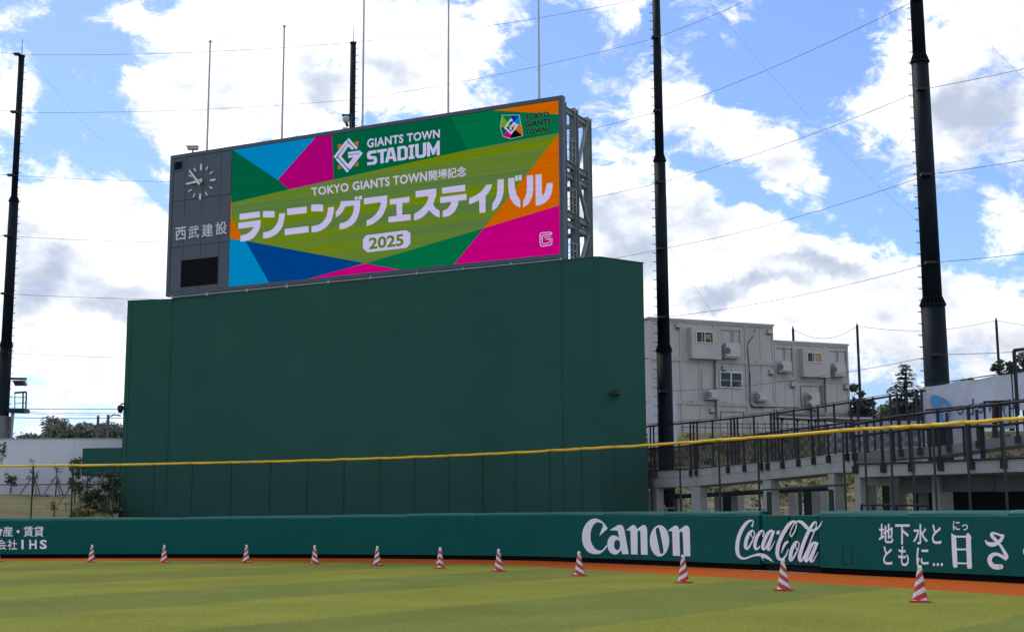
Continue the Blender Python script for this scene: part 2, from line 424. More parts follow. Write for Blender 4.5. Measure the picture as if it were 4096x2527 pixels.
def strokes(paths, sub=5):
    """variable width brush strokes [(x, y, w)...] -> list of (V, F)"""
    outl = []
    for pth in paths:
        n = len(pth); D = []
        for i in range(n-1):
            p0 = pth[max(i-1, 0)]; p1 = pth[i]; p2 = pth[i+1]; p3 = pth[min(i+2, n-1)]
            for k in range(sub):
                t = k/sub
                D.append(tuple(.5*((2*p1[c])+(-p0[c]+p2[c])*t+(2*p0[c]-5*p1[c]+4*p2[c]-p3[c])*t*t+(-p0[c]+3*p1[c]-3*p2[c]+p3[c])*t**3) for c in range(3)))
        D.append(pth[-1])
        V = []; F = []
        for i, (x, y, w) in enumerate(D):
            a = D[max(i-1, 0)]; b = D[min(i+1, len(D)-1)]
            dx, dy = b[0]-a[0], b[1]-a[1]; l = math.hypot(dx, dy) or 1
            w = max(w, 2)
            V += [(x-dy/l*w/2, y+dx/l*w/2), (x+dy/l*w/2, y-dx/l*w/2)]
        for i in range(len(D)-1): F.append((2*i, 2*i+1, 2*i+3, 2*i+2))
        # rounded ends
        for e in (0, len(D)-1):
            x, y, w = D[e]; w = max(w, 2); b = len(V)
            if w > 12:
                V += [(x+w/2*.98*math.cos(k*math.pi/6), y+w/2*.98*math.sin(k*math.pi/6)) for k in range(12)]
                F.append(tuple(range(b, b+12)))
        outl.append((V, F))
    return outl

def printed(name, pieces, surf, m, parent, off=.012, step=.0012, depth=0):
    """lay flat pieces (V in photo px, F) on a surface function surf(u, v, off); optional real thickness"""
    mb = MB()
    for k, (V, F) in enumerate(pieces):
        o = off+step*k
        top = [surf(u, v, o+depth) for u, v in V]
        mb.add(top, F)
        if depth:
            bot = [surf(u, v, o) for u, v in V]
            edges = {}
            for f in F:
                for i in range(len(f)):
                    e = (f[i], f[(i+1) % len(f)]); key = tuple(sorted(e)); edges[key] = edges.get(key, 0)+1
            b = len(mb.v); mb.v += top+bot; n = len(V)
            for (i, j), c in edges.items():
                if c == 1: mb.f.append((b+i, b+j, b+j+n, b+i+n)); mb.m.append(0)
    base = base_of(parent)
    me = bpy.data.meshes.new(name); me.from_pydata([v-base for v in mb.v], [], mb.f); me.materials.append(m)
    ob = bpy.data.objects.new(name, me); COL.objects.link(ob); ob.parent = parent
    return ob

def cv(pts, ox, oy, sc):
    return [(ox+x/sc, oy+y/sc) for x, y in pts]

def lerp_tab(tab, x):
    if x <= tab[0][0]: return tab[0][1]
    for (a, b), (c, d) in zip(tab, tab[1:]):
        if x <= c: return b+(d-b)*(x-a)/(c-a)
    return tab[-1][1]

def catmull(pts, sub=12):
    o = []
    n = len(pts)
    for i in range(n-1):
        p0 = pts[max(i-1, 0)]; p1 = pts[i]; p2 = pts[i+1]; p3 = pts[min(i+2, n-1)]
        for k in range(sub):
            t = k/sub
            o.append(tuple(.5*((2*p1[c])+(-p0[c]+p2[c])*t+(2*p0[c]-5*p1[c]+4*p2[c]-p3[c])*t*t+(-p0[c]+3*p1[c]-3*p2[c]+p3[c])*t**3) for c in range(2)))
    o.append(pts[-1])
    return o

# ------------------------------------------------------------------ materials
M = {}
M['tower'] = mat('green_render', (.025, .092, .076), .85, .07, .5, spec=.08, bump=.15, bscale=60, dirt=.45, dirtcol=(.021, .076, .064))
M['tower2'] = mat('green_coping', (.012, .055, .048), .6, .05, .6)
M['pad'] = mat('green_vinyl_pad', (.001, .092, .082), .6, .06, 1.2, bump=.08, bscale=25, dirt=.22, dirtcol=(.002, .07, .064), spec=.12)
M['cap'] = mat('green_vinyl_cap', (.008, .13, .115), .42, .10, 1.5, bump=.2, bscale=9, spec=.5)
M['rubber'] = mat('black_rubber', (.002, .0025, .003), .9, .1, 4, spec=.1)
M['white'] = mat('white_vinyl_print', (.80, .87, .96), .6, .02, 2)
M['gateline'] = mat('dark_joint', (.002, .008, .008), .9, .05, 4)
M['yellow'] = mat('yellow_foam_pad', (.75, .50, .015), .5, .10, 3, bump=.3, bscale=12, dirt=.35, dirtcol=(.5, .30, .02))
M['fpost'] = mat('dark_green_steel', (.007, .030, .027), .5, .08, 6, metal=.2)
M['board'] = mat('slate_grey_panel', (.066, .084, .118), .5, .05, 1.5, bump=.03, dirt=.12)
M['frame'] = mat('dark_slate_frame', (.06, .085, .11), .45, .08, 2, metal=.2)
M['galv'] = mat('galvanised_steel', (.19, .23, .245), .5, .15, 3, metal=.2, dirt=.3, dirtcol=(.13, .16, .17))
M['galv2'] = mat('pale_steel_pipe', (.33, .36, .37), .4, .1, 3, metal=.3)
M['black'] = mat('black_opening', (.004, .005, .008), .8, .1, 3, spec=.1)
M['cream'] = mat('cream_metal', (.66, .64, .60), .45, .05, 3)
M['letters'] = mat('white_cut_letters', (.62, .62, .66), .5, .03, 3)
M['bigpole'] = mat('dark_bronze_green_steel', (.005, .011, .017), .6, .25, 1.2, metal=0, spec=.1, dirt=.4, dirtcol=(.014, .018, .012))
M['cable'] = mat('black_cable', (.07, .08, .12), .7, .1, 5)
M['cablethin'] = mat('thin_grey_cable', (.30, .36, .50), .7, .1, 5)
M['flagpole'] = mat('grey_white_pole', (.36, .37, .41), .45, .06, 3, metal=.2)
M['conc'] = mat('pale_concrete', (.37, .375, .37), .85, .10, 1.4, bump=.15, bscale=30, dirt=.35, dirtcol=(.24, .245, .245))
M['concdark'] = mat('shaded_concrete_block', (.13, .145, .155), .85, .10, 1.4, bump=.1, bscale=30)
M['whitewall'] = mat('pale_lilac_wall_panel', (.56, .58, .67), .7, .05, .5, dirt=.15, dirtcol=(.38, .40, .46))
M['railblack'] = mat('black_railing_steel', (.008, .009, .016), .5, .1, 6, metal=.2)
M['contain'] = mat('warm_grey_container', (.42, .42, .41), .55, .04, .7, bump=.04, bscale=6, dirt=.3, dirtcol=(.21, .205, .195))
M['contbeam'] = mat('pale_container_beam', (.40, .40, .39), .5, .05, 2, dirt=.25, dirtcol=(.26, .26, .25))
M['acwhite'] = mat('off_white_unit', (.44, .45, .44), .5, .05, 3)
M['fan'] = mat('dark_grille', (.10, .105, .11), .6, .1, 8)
M['glass'] = mat('dark_window_glass', (.01, .014, .018), .15, .3, 2, spec=.25)
M['glassgreen'] = mat('green_blind_glass', (.008, .035, .035), .2, .2, 3, spec=.25)
M['ochre'] = mat('ochre_boxes_behind_glass', (.34, .25, .12), .7, .3, 6)
M['alum'] = mat('white_window_frame', (.55, .57, .60), .4, .04, 3)
M['bark'] = mat('brown_bark', (.07, .055, .045), .9, .3, 6)
M['barkdark'] = mat('dark_bark', (.02, .018, .02), .9, .3, 6)
M['leafdark'] = mat('dark_green_leaves', (.045, .072, .042), .7, .45, .8)
M['leafmid'] = mat('mid_green_leaves', (.055, .095, .035), .7, .4, 1.0)
M['leaffar'] = mat('hazed_grey_green_leaves', (.16, .185, .14), .8, .4, .7)  # brightened to put distance haze into the leaf colour
M['leafdry'] = mat('dry_olive_leaves', (.26, .23, .10), .8, .5, 1.4)
M['leafblack'] = mat('near_black_leaves', (.045, .06, .035), .7, .4, 2)
M['conifer'] = mat('blue_black_needles', (.018, .026, .026), .8, .4, 2)
M['red'] = mat('red_plastic', (.50, .012, .015), .4, .06, 5)
M['banner'] = mat('white_banner_cloth', (.47, .50, .58), .8, .05, 1.2, bump=.12, bscale=3)
M['bannerblue'] = mat('blue_banner_print', (.08, .26, .50), .8, .1, 2)
M['bannernavy'] = mat('slate_banner_lettering', (.04, .08, .22), .8, .1, 2)
M['wood'] = mat('brown_stake', (.16, .12, .09), .8, .2, 5)
M['white_pipe'] = mat('white_painted_pipe', (.60, .60, .60), .5, .05, 3)
M['panelwhite'] = mat('bluish_white_board', (.50, .53, .62), .6, .04, 1)
M['fencenet'] = netmat('green_wire_mesh', (.003, .008, .008), .058, .0034)
M['railnet'] = netmat('black_rail_mesh', (.012, .014, .02), .03, .0095, rot=.785)
M['backnet'] = netmat('fine_protective_net', (.10, .11, .14), .06, .006, rot=.785)

def turf_material(name, gs, lo, hi):
    m = bpy.data.materials.new(name); m.use_nodes = True; nt = m.node_tree; b = nt.nodes['Principled BSDF']
    b.inputs['Roughness'].default_value = .95; b.inputs['Specular IOR Level'].default_value = .03
    def n(t): return nt.nodes.new(t)
    lk = nt.links.new
    t = n('ShaderNodeTexCoord')
    wv = n('ShaderNodeTexNoise'); wv.inputs['Scale'].default_value = .5; wv.inputs['Detail'].default_value = 6; lk(t.outputs['Object'], wv.inputs['Vector'])
    ang = math.radians(55)
    dt = n('ShaderNodeVectorMath'); dt.operation = 'DOT_PRODUCT'; dt.inputs[1].default_value = (-math.sin(ang), math.cos(ang), 0); lk(t.outputs['Object'], dt.inputs[0])
    ad = n('ShaderNodeMath'); ad.operation = 'MULTIPLY_ADD'; ad.inputs[1].default_value = .5; lk(wv.outputs[0], ad.inputs[0]); lk(dt.outputs['Value'], ad.inputs[2])
    sc = n('ShaderNodeMath'); sc.operation = 'MULTIPLY_ADD'; sc.inputs[1].default_value = 1/9.5; sc.inputs[2].default_value = -(6.05+.25)/9.5+10; lk(ad.outputs[0], sc.inputs[0])
    fr = n('ShaderNodeMath'); fr.operation = 'PINGPONG'; fr.inputs[1].default_value = .5
    s2 = n('ShaderNodeMath'); s2.operation = 'ADD'; s2.inputs[1].default_value = .25; lk(sc.outputs[0], s2.inputs[0])
    lk(s2.outputs[0], fr.inputs[0])
    st = n('ShaderNodeMapRange'); st.interpolation_type = 'SMOOTHSTEP'; st.inputs['From Min'].default_value = .243; st.inputs['From Max'].default_value = .257; lk(fr.outputs[0], st.inputs[0])
    c = n('ShaderNodeMix'); c.data_type = 'RGBA'; lk(st.outputs[0], c.inputs['Factor'])
    c.inputs['A'].default_value = (.150, .172, .040, 1); c.inputs['B'].default_value = (.194, .204, .036, 1)
    g1 = n('ShaderNodeTexNoise'); g1.inputs['Scale'].default_value = gs; g1.inputs['Detail'].default_value = 4; g1.inputs['Roughness'].default_value = .8; lk(t.outputs['Object'], g1.inputs['Vector'])
    g2 = n('ShaderNodeTexNoise'); g2.inputs['Scale'].default_value = .35; g2.inputs['Detail'].default_value = 5; lk(t.outputs['Object'], g2.inputs['Vector'])
    gv = n('ShaderNodeMapping'); gv.inputs['Scale'].default_value = (1, .13, 1); lk(t.outputs['Object'], gv.inputs[0]); lk(gv.outputs[0], g1.inputs['Vector'])
    gm = n('ShaderNodeMath'); gm.operation = 'ADD'; lk(g1.outputs[0], gm.inputs[0]); g2s = n('ShaderNodeMath'); g2s.operation = 'MULTIPLY_ADD'; g2s.inputs[1].default_value = .35; g2s.inputs[2].default_value = .325; lk(g2.outputs[0], g2s.inputs[0]); lk(g2s.outputs[0], gm.inputs[1])
    gr = n('ShaderNodeMapRange'); gr.inputs['From Min'].default_value = .75; gr.inputs['From Max'].default_value = 1.25; gr.inputs['To Min'].default_value = lo; gr.inputs['To Max'].default_value = hi; lk(gm.outputs[0], gr.inputs[0])
    sm = n('ShaderNodeVectorMath'); sm.operation = 'SCALE'; lk(c.outputs['Result'], sm.inputs[0]); lk(gr.outputs[0], sm.inputs['Scale'])
    lk(sm.outputs[0], b.inputs['Base Color'])
    g3 = n('ShaderNodeTexNoise'); g3.inputs['Scale'].default_value = 45; g3.inputs['Detail'].default_value = 5; lk(t.outputs['Object'], g3.inputs['Vector'])
    bp = n('ShaderNodeBump'); bp.inputs['Strength'].default_value = .25; bp.inputs['Distance'].default_value = .02; lk(g3.outputs[0], bp.inputs['Height']); lk(bp.outputs[0], b.inputs['Normal'])
    return m
M['turf'] = turf_material('striped_artificial_turf', 38, .56, 1.44)
M['track'] = mat('orange_track', (.41, .088, .016), .95, .14, 6, spec=.03, bump=.4, bscale=60, dirt=.2, dirtcol=(.36, .09, .025))
M['dirt'] = mat('brown_ground', (.12, .11, .08), .95, .3, .6, bump=.4, bscale=8)
M['lawn'] = mat('dry_lawn', (.175, .165, .075), .95, .28, 1.0, bump=.5, bscale=14, stretch=(.5, 3, 3), dirt=.4, dirtcol=(.11, .12, .05))
M['slope'] = mat('weedy_slope', (.20, .18, .09), .95, .5, 1.6, bump=.8, bscale=6, dirt=.5, dirtcol=(.06, .08, .03))

def cone_mat():
    m = bpy.data.materials.new('red_white_reflective_stripes'); m.use_nodes = True; nt = m.node_tree; b = nt.nodes['Principled BSDF']
    n = nt.nodes.new; lk = nt.links.new
    t = n('ShaderNodeTexCoord'); s = n('ShaderNodeSeparateXYZ'); lk(t.outputs['Object'], s.inputs[0])
    a = n('ShaderNodeMath'); a.operation = 'ARCTAN2'; lk(s.outputs[1], a.inputs[0]); lk(s.outputs[0], a.inputs[1])
    ab = n('ShaderNodeMath'); ab.operation = 'ABSOLUTE'; lk(a.outputs[0], ab.inputs[0])
    p = n('ShaderNodeMath'); p.operation = 'MULTIPLY'; p.inputs[1].default_value = 1/math.pi; lk(ab.outputs[0], p.inputs[0])
    h = n('ShaderNodeMath'); h.operation = 'MULTIPLY_ADD'; h.inputs[1].default_value = 1/.205; lk(s.outputs[2], h.inputs[0]); lk(p.outputs[0], h.inputs[2])
    f = n('ShaderNodeMath'); f.operation = 'FRACT'; lk(h.outputs[0], f.inputs[0])
    g = n('ShaderNodeMath'); g.operation = 'LESS_THAN'; g.inputs[1].default_value = .48; lk(f.outputs[0], g.inputs[0])
    tp = n('ShaderNodeMath'); tp.operation = 'GREATER_THAN'; tp.inputs[1].default_value = .645; lk(s.outputs[2], tp.inputs[0])
    mx = n('ShaderNodeMath'); mx.operation = 'MAXIMUM'; lk(g.outputs[0], mx.inputs[0]); lk(tp.outputs[0], mx.inputs[1])
    no = n('ShaderNodeTexNoise'); no.inputs['Scale'].default_value = 30; lk(t.outputs['Object'], no.inputs['Vector'])
    nr = n('ShaderNodeMapRange'); nr.inputs['To Min'].default_value = .8; nr.inputs['To Max'].default_value = 1.1; lk(no.outputs[0], nr.inputs[0])
    c = n('ShaderNodeMix'); c.data_type = 'RGBA'; lk(mx.outputs[0], c.inputs['Factor']); c.inputs['A'].default_value = (.50, .008, .013, 1); c.inputs['B'].default_value = (.62, .68, .68, 1)
    sc = n('ShaderNodeVectorMath'); sc.operation = 'SCALE'; lk(c.outputs['Result'], sc.inputs[0]); lk(nr.outputs[0], sc.inputs['Scale'])
    lk(sc.outputs[0], b.inputs['Base Color']); b.inputs['Roughness'].default_value = .4
    return m
M['cone'] = cone_mat()

# ------------------------------------------------------------------ ground, turf, track
WALL_PTS = [(-70, 50), (-50, 57.5), (-36, 61), (-23.3, 61.5), (-13.6, 60.3), (-5.9, 58.0), (-.05, 54.5), (1.45, 53.1), (4.7, 48.2), (7.82, 42.77), (9.6, 39.0), (10.94, 36.5), (12.5, 33.15), (14.1, 29.3), (16.2, 22), (17.4, 12), (17.8, 0), (17, -30)]
W = catmull(WALL_PTS, 14)
ARC = [0]
for a, b in zip(W, W[1:]): ARC.append(ARC[-1]+math.dist(a, b))

def wall_at(s):
    s = max(0, min(ARC[-1]-1e-6, s))
    lo, hi = 0, len(ARC)-1
    while hi-lo > 1:
        m_ = (lo+hi)//2
        if ARC[m_] <= s: lo = m_
        else: hi = m_
    t = (s-ARC[lo])/(ARC[hi]-ARC[lo])
    a, b = W[lo], W[hi]
    p = Vector((a[0]+(b[0]-a[0])*t, a[1]+(b[1]-a[1])*t))
    i0 = max(lo-1, 0); i1 = min(hi+1, len(W)-1)
    d = (Vector(W[i1])-Vector(W[i0])).normalized()
    n = Vector((d.y, -d.x))
    if n.dot(-p) < 0: n = -n
    return p, d, n

def wall_s_for_ray(rx, ry):
    """arc length where a horizontal ray from the viewer meets the wall face"""
    prev = None
    for i in range(len(W)):
        c = W[i][0]*ry-W[i][1]*rx
        if prev is not None and prev <= 0 < c or (prev is not None and prev < 0 <= c):
            t = prev/(prev-c)
            p = (W[i-1][0]+(W[i][0]-W[i-1][0])*t, W[i-1][1]+(W[i][1]-W[i-1][1])*t)
            if p[0]*rx+p[1]*ry > 0: return ARC[i-1]+(ARC[i]-ARC[i-1])*t
        prev = c
    return ARC[-1]

def wall_s(u, v=2100):
    r = ray(u, v); return wall_s_for_ray(r.x, r.y)

def on_wall(u, v, off=0):
    r = ray(u, v); s = wall_s_for_ray(r.x, r.y); p, d, n = wall_at(s)
    q = p+n*off
    t = q.dot(n)/Vector((r.x, r.y)).dot(n)
    return Vector((r.x*t, r.y*t, EYE+r.z*t))

def Z_tab(tab_px):
    """table of (u, v) along the wall -> table of (arc, z)"""
    o = []
    for u, v in tab_px:
        r = ray(u, v); s = wall_s_for_ray(r.x, r.y); p, d, n = wall_at(s)
        t = p.length/Vector((r.x, r.y)).length
        o.append((s, EYE+r.z*t))
    return sorted(o)

ZFACE = Z_tab([(0, 2081), (700, 2079), (1500, 2067), (2200, 2058.7), (3040, 2059), (3400, 2060), (4096, 2060.7)])
ZYEL = Z_tab([(0, 1862), (501, 1858), (702, 1853), (1070, 1845), (1504, 1832), (1888, 1817), (2206, 1799.5), (2390, 1790), (2607, 1777.5), (2841, 1760), (3108, 1740.5), (3342, 1721), (3760, 1695), (4096, 1668)])

g = MB(); g.add([(-900, -300, -.03), (900, -300, -.03), (900, 1500, -.03), (-900, 1500, -.03)], [(0, 1, 2, 3)])
tag(g.build('ground', M['dirt']), kind='structure')
TRK = catmull([(-70, 42), (-50, 53), (-35, 57.2), (-21.8, 57.6), (-14, 56.0), (-6.5, 52.8), (-.05, 48.3), (1.4, 45.8), (4.7, 39.6), (7.6, 34.2), (8.3, 32.7), (10.5, 27.9), (12.2, 20), (12.9, 10), (13.2, 0), (12.5, -30)], 10)
t_ = MB(); n_ = len(TRK)
V = [(x, y, .0) for x, y in TRK]+[(-70, -30, 0)]
t_.add([(x, y, .004) for x, y, z in V]+[], [tuple(range(len(V)))])
me_t = t_
tv, tf = curve_mesh([[(x, -y) for x, y, z in V]])
mm = MB(); mm.add([(x, -y, .004) for x, y in tv], tf)
tag(mm.build('artificial_turf', M['turf']), kind='structure')
tr = [(x, -y) for x, y in TRK]+[(x, -y) for x, y in reversed(W)]
tv, tf = curve_mesh([tr])
mm = MB(); mm.add([(x, -y, .002) for x, y in tv], tf)
tag(mm.build('warning_track', M['track']), kind='structure')

# ------------------------------------------------------------------ outfield wall
GATE_L, GATE_M, GATE_R = wall_s(3038), wall_s(3152), wall_s(3272)
S0, S1 = wall_s(-500), ARC[-1]-2
wall = thing('outfield_wall', (*wall_at(wall_s(2048))[0], 0), 'curved dark green padded outfield wall with white advertising lettering', 'wall')

def wall_strip(sa, sb, prof, close=True, step=.5):
    """prof(s) -> list of (n, z); sweeps it along the wall"""
    k = max(1, int(math.ceil((sb-sa)/step))); mb = MB(); rows = []
    for i in range(k+1):
        s = sa+(sb-sa)*i/k; p, d, n = wall_at(s); pr = prof(s)
        rows.append([(*(p+n*a), z) for a, z in pr])
    c = len(rows[0]); P = [q for r in rows for q in r]; F = []
    for i in range(k):
        for j in range(c-1 if not close else c):
            F.append((i*c+j, i*c+(j+1) % c, (i+1)*c+(j+1) % c, (i+1)*c+j))
    if close: F += [tuple(range(c)), tuple(k*c+j for j in range(c))]
    return mb.add(P, F)

def zface(s): return lerp_tab(ZFACE, s)
for (a, b) in ((S0, GATE_L-.03), (GATE_R+.03, S1)):
    wall_strip(a, b, lambda s: [(0, .175), (0, zface(s)-.03), (-.012, zface(s)-.008), (-.04, zface(s)), (-.22, zface(s)), (-.22, .175)]).build('wall_padding', M['pad'], wall, smooth=False)
    wall_strip(a, b, lambda s: [(-.05, -.02), (-.05, .185), (-.30, .185), (-.30, -.02)]).build('base_strip', M['rubber'], wall)
    wall_strip(a, b, lambda s: [(-.2205, .19), (-.2205, zface(s)-.02), (-.42, zface(s)-.02), (-.42, .19)]).build('backing_wall', M['conc'], wall)
# cap pads, one every few metres
s = S0; i = 0
while s < S1-4:
    ln = 3.55+.15*rnd.random()
    e = s+ln
    if s < GATE_L < e: e = GATE_L-.03
    if not (s >= GATE_L-.05 and s < GATE_R):
        b0 = rnd.uniform(-.012, .012); k0 = rnd.uniform(.0, .03)
        def prof(q, s=s, e=e, b0=b0, k0=k0):
            z = zface(q); t = (q-s)/(e-s); pu = .012*math.sin(math.pi*t)**.5+b0
            return [(-.06, z+.004), (-.05-k0*t, z+.05+pu*.5), (-.09, z+.112+pu), (-.20, z+.128+pu), (-.40, z+.11+pu), (-.42, z+.004)]
        wall_strip(s+.012, e-.012, prof, step=.6).build('cap_pad', M['cap'], wall)
        s = e
    else:
        s = GATE_R+.03
# gate leaves
for a, b in ((GATE_L+.08, GATE_M-.035), (GATE_M+.035, GATE_R-.08)):
    lf = wall_strip(a, b, lambda s: [(-.05, .21), (-.05, zface(s)-.02), (-.075, zface(s)+.003), (-.17, zface(s)+.003), (-.17, .21)]).build('gate_leaf', M['pad'], wall)
wall_strip(GATE_L-.02, GATE_R+.02, lambda s: [(-.19, -.01), (-.19, zface(s)-.03), (-.26, zface(s)-.03), (-.26, -.01)]).build('gate_backing', M['gateline'], wall)
wall_strip(GATE_L+.25, GATE_R-.1, lambda s: [(.42, .006), (.42, .02), (.36, .02), (.36, .006)]).build('gate_threshold', M['conc'], wall)

def hatch(u0, u1, v0, v1):
    q = [(u0, v0), (u1, v0), (u1, v1), (u0, v1)]
    iq = [(u0+2.4, v0+2.4), (u1-2.4, v0+2.4), (u1-2.4, v1-2.4), (u0+2.4, v1-2.4)]
    V_, F_ = curve_mesh([q, iq])
    fr = printed('hatch_joint', [(V_, F_)], on_wall, M['gateline'], wall, off=.006)
hatch(3369, 3408.5, 2184, 2255)

white = M['white']
def wtext(t, quad, bold=.02, box=None):
    V_, F_ = text_mesh(t, bold); printed('lettering', [(quad_map(V_, quad, box=box), F_)], on_wall, white, wall)
def wshape(polys): V_, F_ = curve_mesh(polys); printed('lettering', [(V_, F_)], on_wall, white, wall)

Z = lambda pts: cv(pts, 2300, 2060, 4.902)
wshape([Z([(640, 250), (590, 175), (520, 105), (440, 65), (380, 60), (335, 70), (290, 90), (248, 127), (210, 170), (182, 220), (160, 270), (146, 335), (138, 400), (139, 460), (145, 520), (160, 572), (180, 620), (208, 662), (240, 700), (280, 727), (320, 745), (370, 756), (420, 758), (490, 750), (560, 700), (625, 620), (628, 570), (615, 575), (580, 630), (530, 680), (500, 688), (470, 688), (440, 678), (410, 660), (378, 630), (350, 590), (326, 547), (310, 500), (303, 445), (303, 390), (308, 335), (320, 280), (338, 232), (360, 190), (388, 160), (420, 140), (470, 133), (520, 150), (555, 180), (475, 405), (640, 260)])])
wshape([Z([(680, 290), (760, 235), (850, 185), (880, 182), (905, 187), (932, 206), (955, 240), (972, 300), (1012, 530), (1052, 758), (925, 760), (905, 670), (880, 710), (840, 750), (810, 763), (780, 765), (742, 757), (710, 740), (682, 715), (660, 680), (643, 640), (635, 590), (634, 540), (643, 495), (658, 455), (680, 420), (712, 398), (750, 390), (780, 391), (810, 400), (865, 445), (852, 370), (835, 295)]),
        Z([(765, 560), (771, 525), (785, 500), (803, 484), (825, 478), (850, 482), (870, 500), (881, 530), (885, 570), (884, 605), (875, 640), (858, 667), (835, 680), (810, 676), (790, 660), (776, 638), (768, 610)])])
wshape([Z([(1000, 290), (1060, 240), (1120, 190), (1140, 186), (1162, 189), (1182, 203), (1200, 228), (1215, 270), (1275, 225), (1330, 188), (1350, 185), (1372, 192), (1392, 212), (1407, 245), (1415, 300), (1425, 772), (1295, 768), (1282, 345), (1280, 320), (1270, 304), (1253, 297), (1236, 303), (1227, 320), (1225, 345), (1228, 765), (1100, 762), (1085, 295)])])
oc = [(1657+190*math.sin(a_*math.pi/18)*(1 if True else 1), 497-308*math.cos(a_*math.pi/18)) for a_ in range(36)]
wshape([Z(oc), Z([(1583, 300), (1586, 270), (1600, 245), (1616, 237), (1632, 240), (1648, 255), (1660, 290), (1700, 490), (1735, 680), (1736, 710), (1728, 738), (1712, 751), (1696, 753), (1680, 746), (1664, 715), (1620, 500), (1590, 340)])])
wshape([Z([(1815, 300), (1885, 245), (1950, 200), (1972, 196), (1994, 201), (2014, 216), (2032, 243), (2045, 285), (2105, 237), (2160, 200), (2182, 196), (2205, 202), (2226, 220), (2242, 250), (2250, 310), (2262, 800), (2130, 798), (2113, 370), (2110, 345), (2101, 323), (2082, 312), (2063, 318), (2052, 336), (2048, 360), (2060, 795), (1920, 788), (1905, 310)])])
# script wordmark
Q = lambda paths: [[(2880+x/5.57, 2050+y/5.57, w/5.57) for x, y, w in p] for p in paths]
cc = Q([
 [(712, 308, 44), (722, 268, 34), (738, 225, 24), (742, 190, 22), (715, 168, 30), (665, 175, 50), (590, 225, 70), (510, 330, 82), (440, 470, 86), (398, 620, 86), (382, 780, 86), (395, 900, 82), (435, 975, 66), (500, 1010, 52), (580, 1008, 44), (680, 970, 42), (780, 940, 50), (870, 928, 66), (950, 945, 86), (1030, 975, 78), (1110, 1030, 50), (1190, 1092, 4)],
 [(930, 960, 40), (962, 1070, 6)],
 [(745, 392, 34), (700, 400, 50), (640, 475, 74), (590, 590, 82), (568, 710, 78), (580, 785, 64), (625, 785, 52), (690, 680, 36), (745, 560, 24), (768, 470, 26), (755, 405, 28)],
 [(752, 552, 20), (712, 530, 22), (690, 480, 22), (700, 430, 20)],
 [(950, 528, 40), (965, 480, 34), (978, 430, 30), (950, 392, 32), (900, 420, 60), (830, 520, 74), (785, 650, 76), (780, 750, 74), (810, 805, 56), (860, 780, 36), (895, 725, 18)],
 [(1170, 405, 60), (1110, 410, 62), (1040, 500, 80), (975, 650, 84), (950, 760, 74), (970, 810, 54), (1020, 770, 40), (1090, 620, 30), (1160, 470, 34)],
 [(1200, 395, 64), (1150, 530, 72), (1095, 690, 74), (1068, 790, 62), (1090, 825, 44), (1140, 775, 30), (1222, 620, 8)],
 [(1588, 525, 34), (1558, 480, 24), (1572, 410, 22), (1625, 290, 24), (1690, 205, 26)],
 [(1700, 215, 22), (1700, 300, 24), (1660, 420, 28), (1588, 530, 34)],
 [(1690, 190, 34), (1620, 195, 58), (1545, 250, 80), (1460, 370, 88), (1380, 510, 88), (1310, 680, 88), (1278, 840, 88), (1285, 960, 80), (1330, 1030, 64), (1400, 1025, 50), (1470, 940, 34), (1525, 800, 16)],
 [(1525, 635, 40), (1465, 670, 60), (1415, 760, 50), (1365, 900, 5)],
 [(1690, 200, 26), (1770, 190, 60), (1850, 235, 74), (1920, 310, 82), (1950, 340, 70)],
 [(2020, 400, 44), (2090, 385, 62), (2160, 345, 60), (2185, 320, 46)], [(2200, 315, 44), (2240, 260, 30), (2282, 175, 3)],
 [(1735, 640, 34), (1690, 650, 52), (1630, 740, 76), (1585, 870, 82), (1565, 990, 78), (1575, 1055, 62), (1620, 1020, 50), (1690, 900, 38), (1745, 780, 26), (1760, 690, 26), (1740, 645, 28)],
 [(1745, 825, 20), (1705, 800, 22), (1685, 740, 22), (1700, 690, 20)],
 [(2150, 215, 26), (2120, 200, 34), (2070, 245, 60), (1980, 400, 76), (1890, 600, 80), (1820, 800, 84), (1775, 960, 82), (1780, 1050, 66), (1820, 1060, 46), (1870, 960, 34), (1950, 790, 24), (2040, 570, 26), (2110, 390, 24), (2145, 270, 22), (2145, 215, 22)],
 [(2140, 665, 56), (2080, 670, 62), (2010, 760, 82), (1940, 920, 86), (1905, 1030, 74), (1920, 1075, 54), (1970, 1030, 40), (2050, 870, 28), (2120, 710, 32)],
 [(2168, 655, 64), (2110, 800, 72), (2050, 960, 74), (2020, 1050, 62), (2045, 1085, 44), (2095, 1040, 28), (2182, 875, 8)],
 [(2116, 1095, 30), (2120, 1096, 30)],
])
printed('lettering', strokes(cc), lambda u, v, o: on_wall(u, v, o-.03) if GATE_L < wall_s(u, v) < GATE_R else on_wall(u, v, o), white, wall, off=.014)
V_, F_ = curve_mesh([cv([(1270, 395), (1340, 395), (1320, 480), (1250, 475)], 2880, 2050, 5.57)])
printed('lettering', [(V_, F_)], lambda u, v, o: on_wall(u, v, o-.03), white, wall, off=.014)
for a_, b_ in (((1545, 632), (1690, 632)), ((1690, 430), (1692, 632)), ((1555, 430), (1690, 430))):
    pa, pb = cv([a_, b_], 2880, 2050, 5.57)
    mbb = MB().bar(on_wall(*pa, -.045), on_wall(*pb, -.045), .014, .014); mbb.build('hatch_joint', M['gateline'], wall)
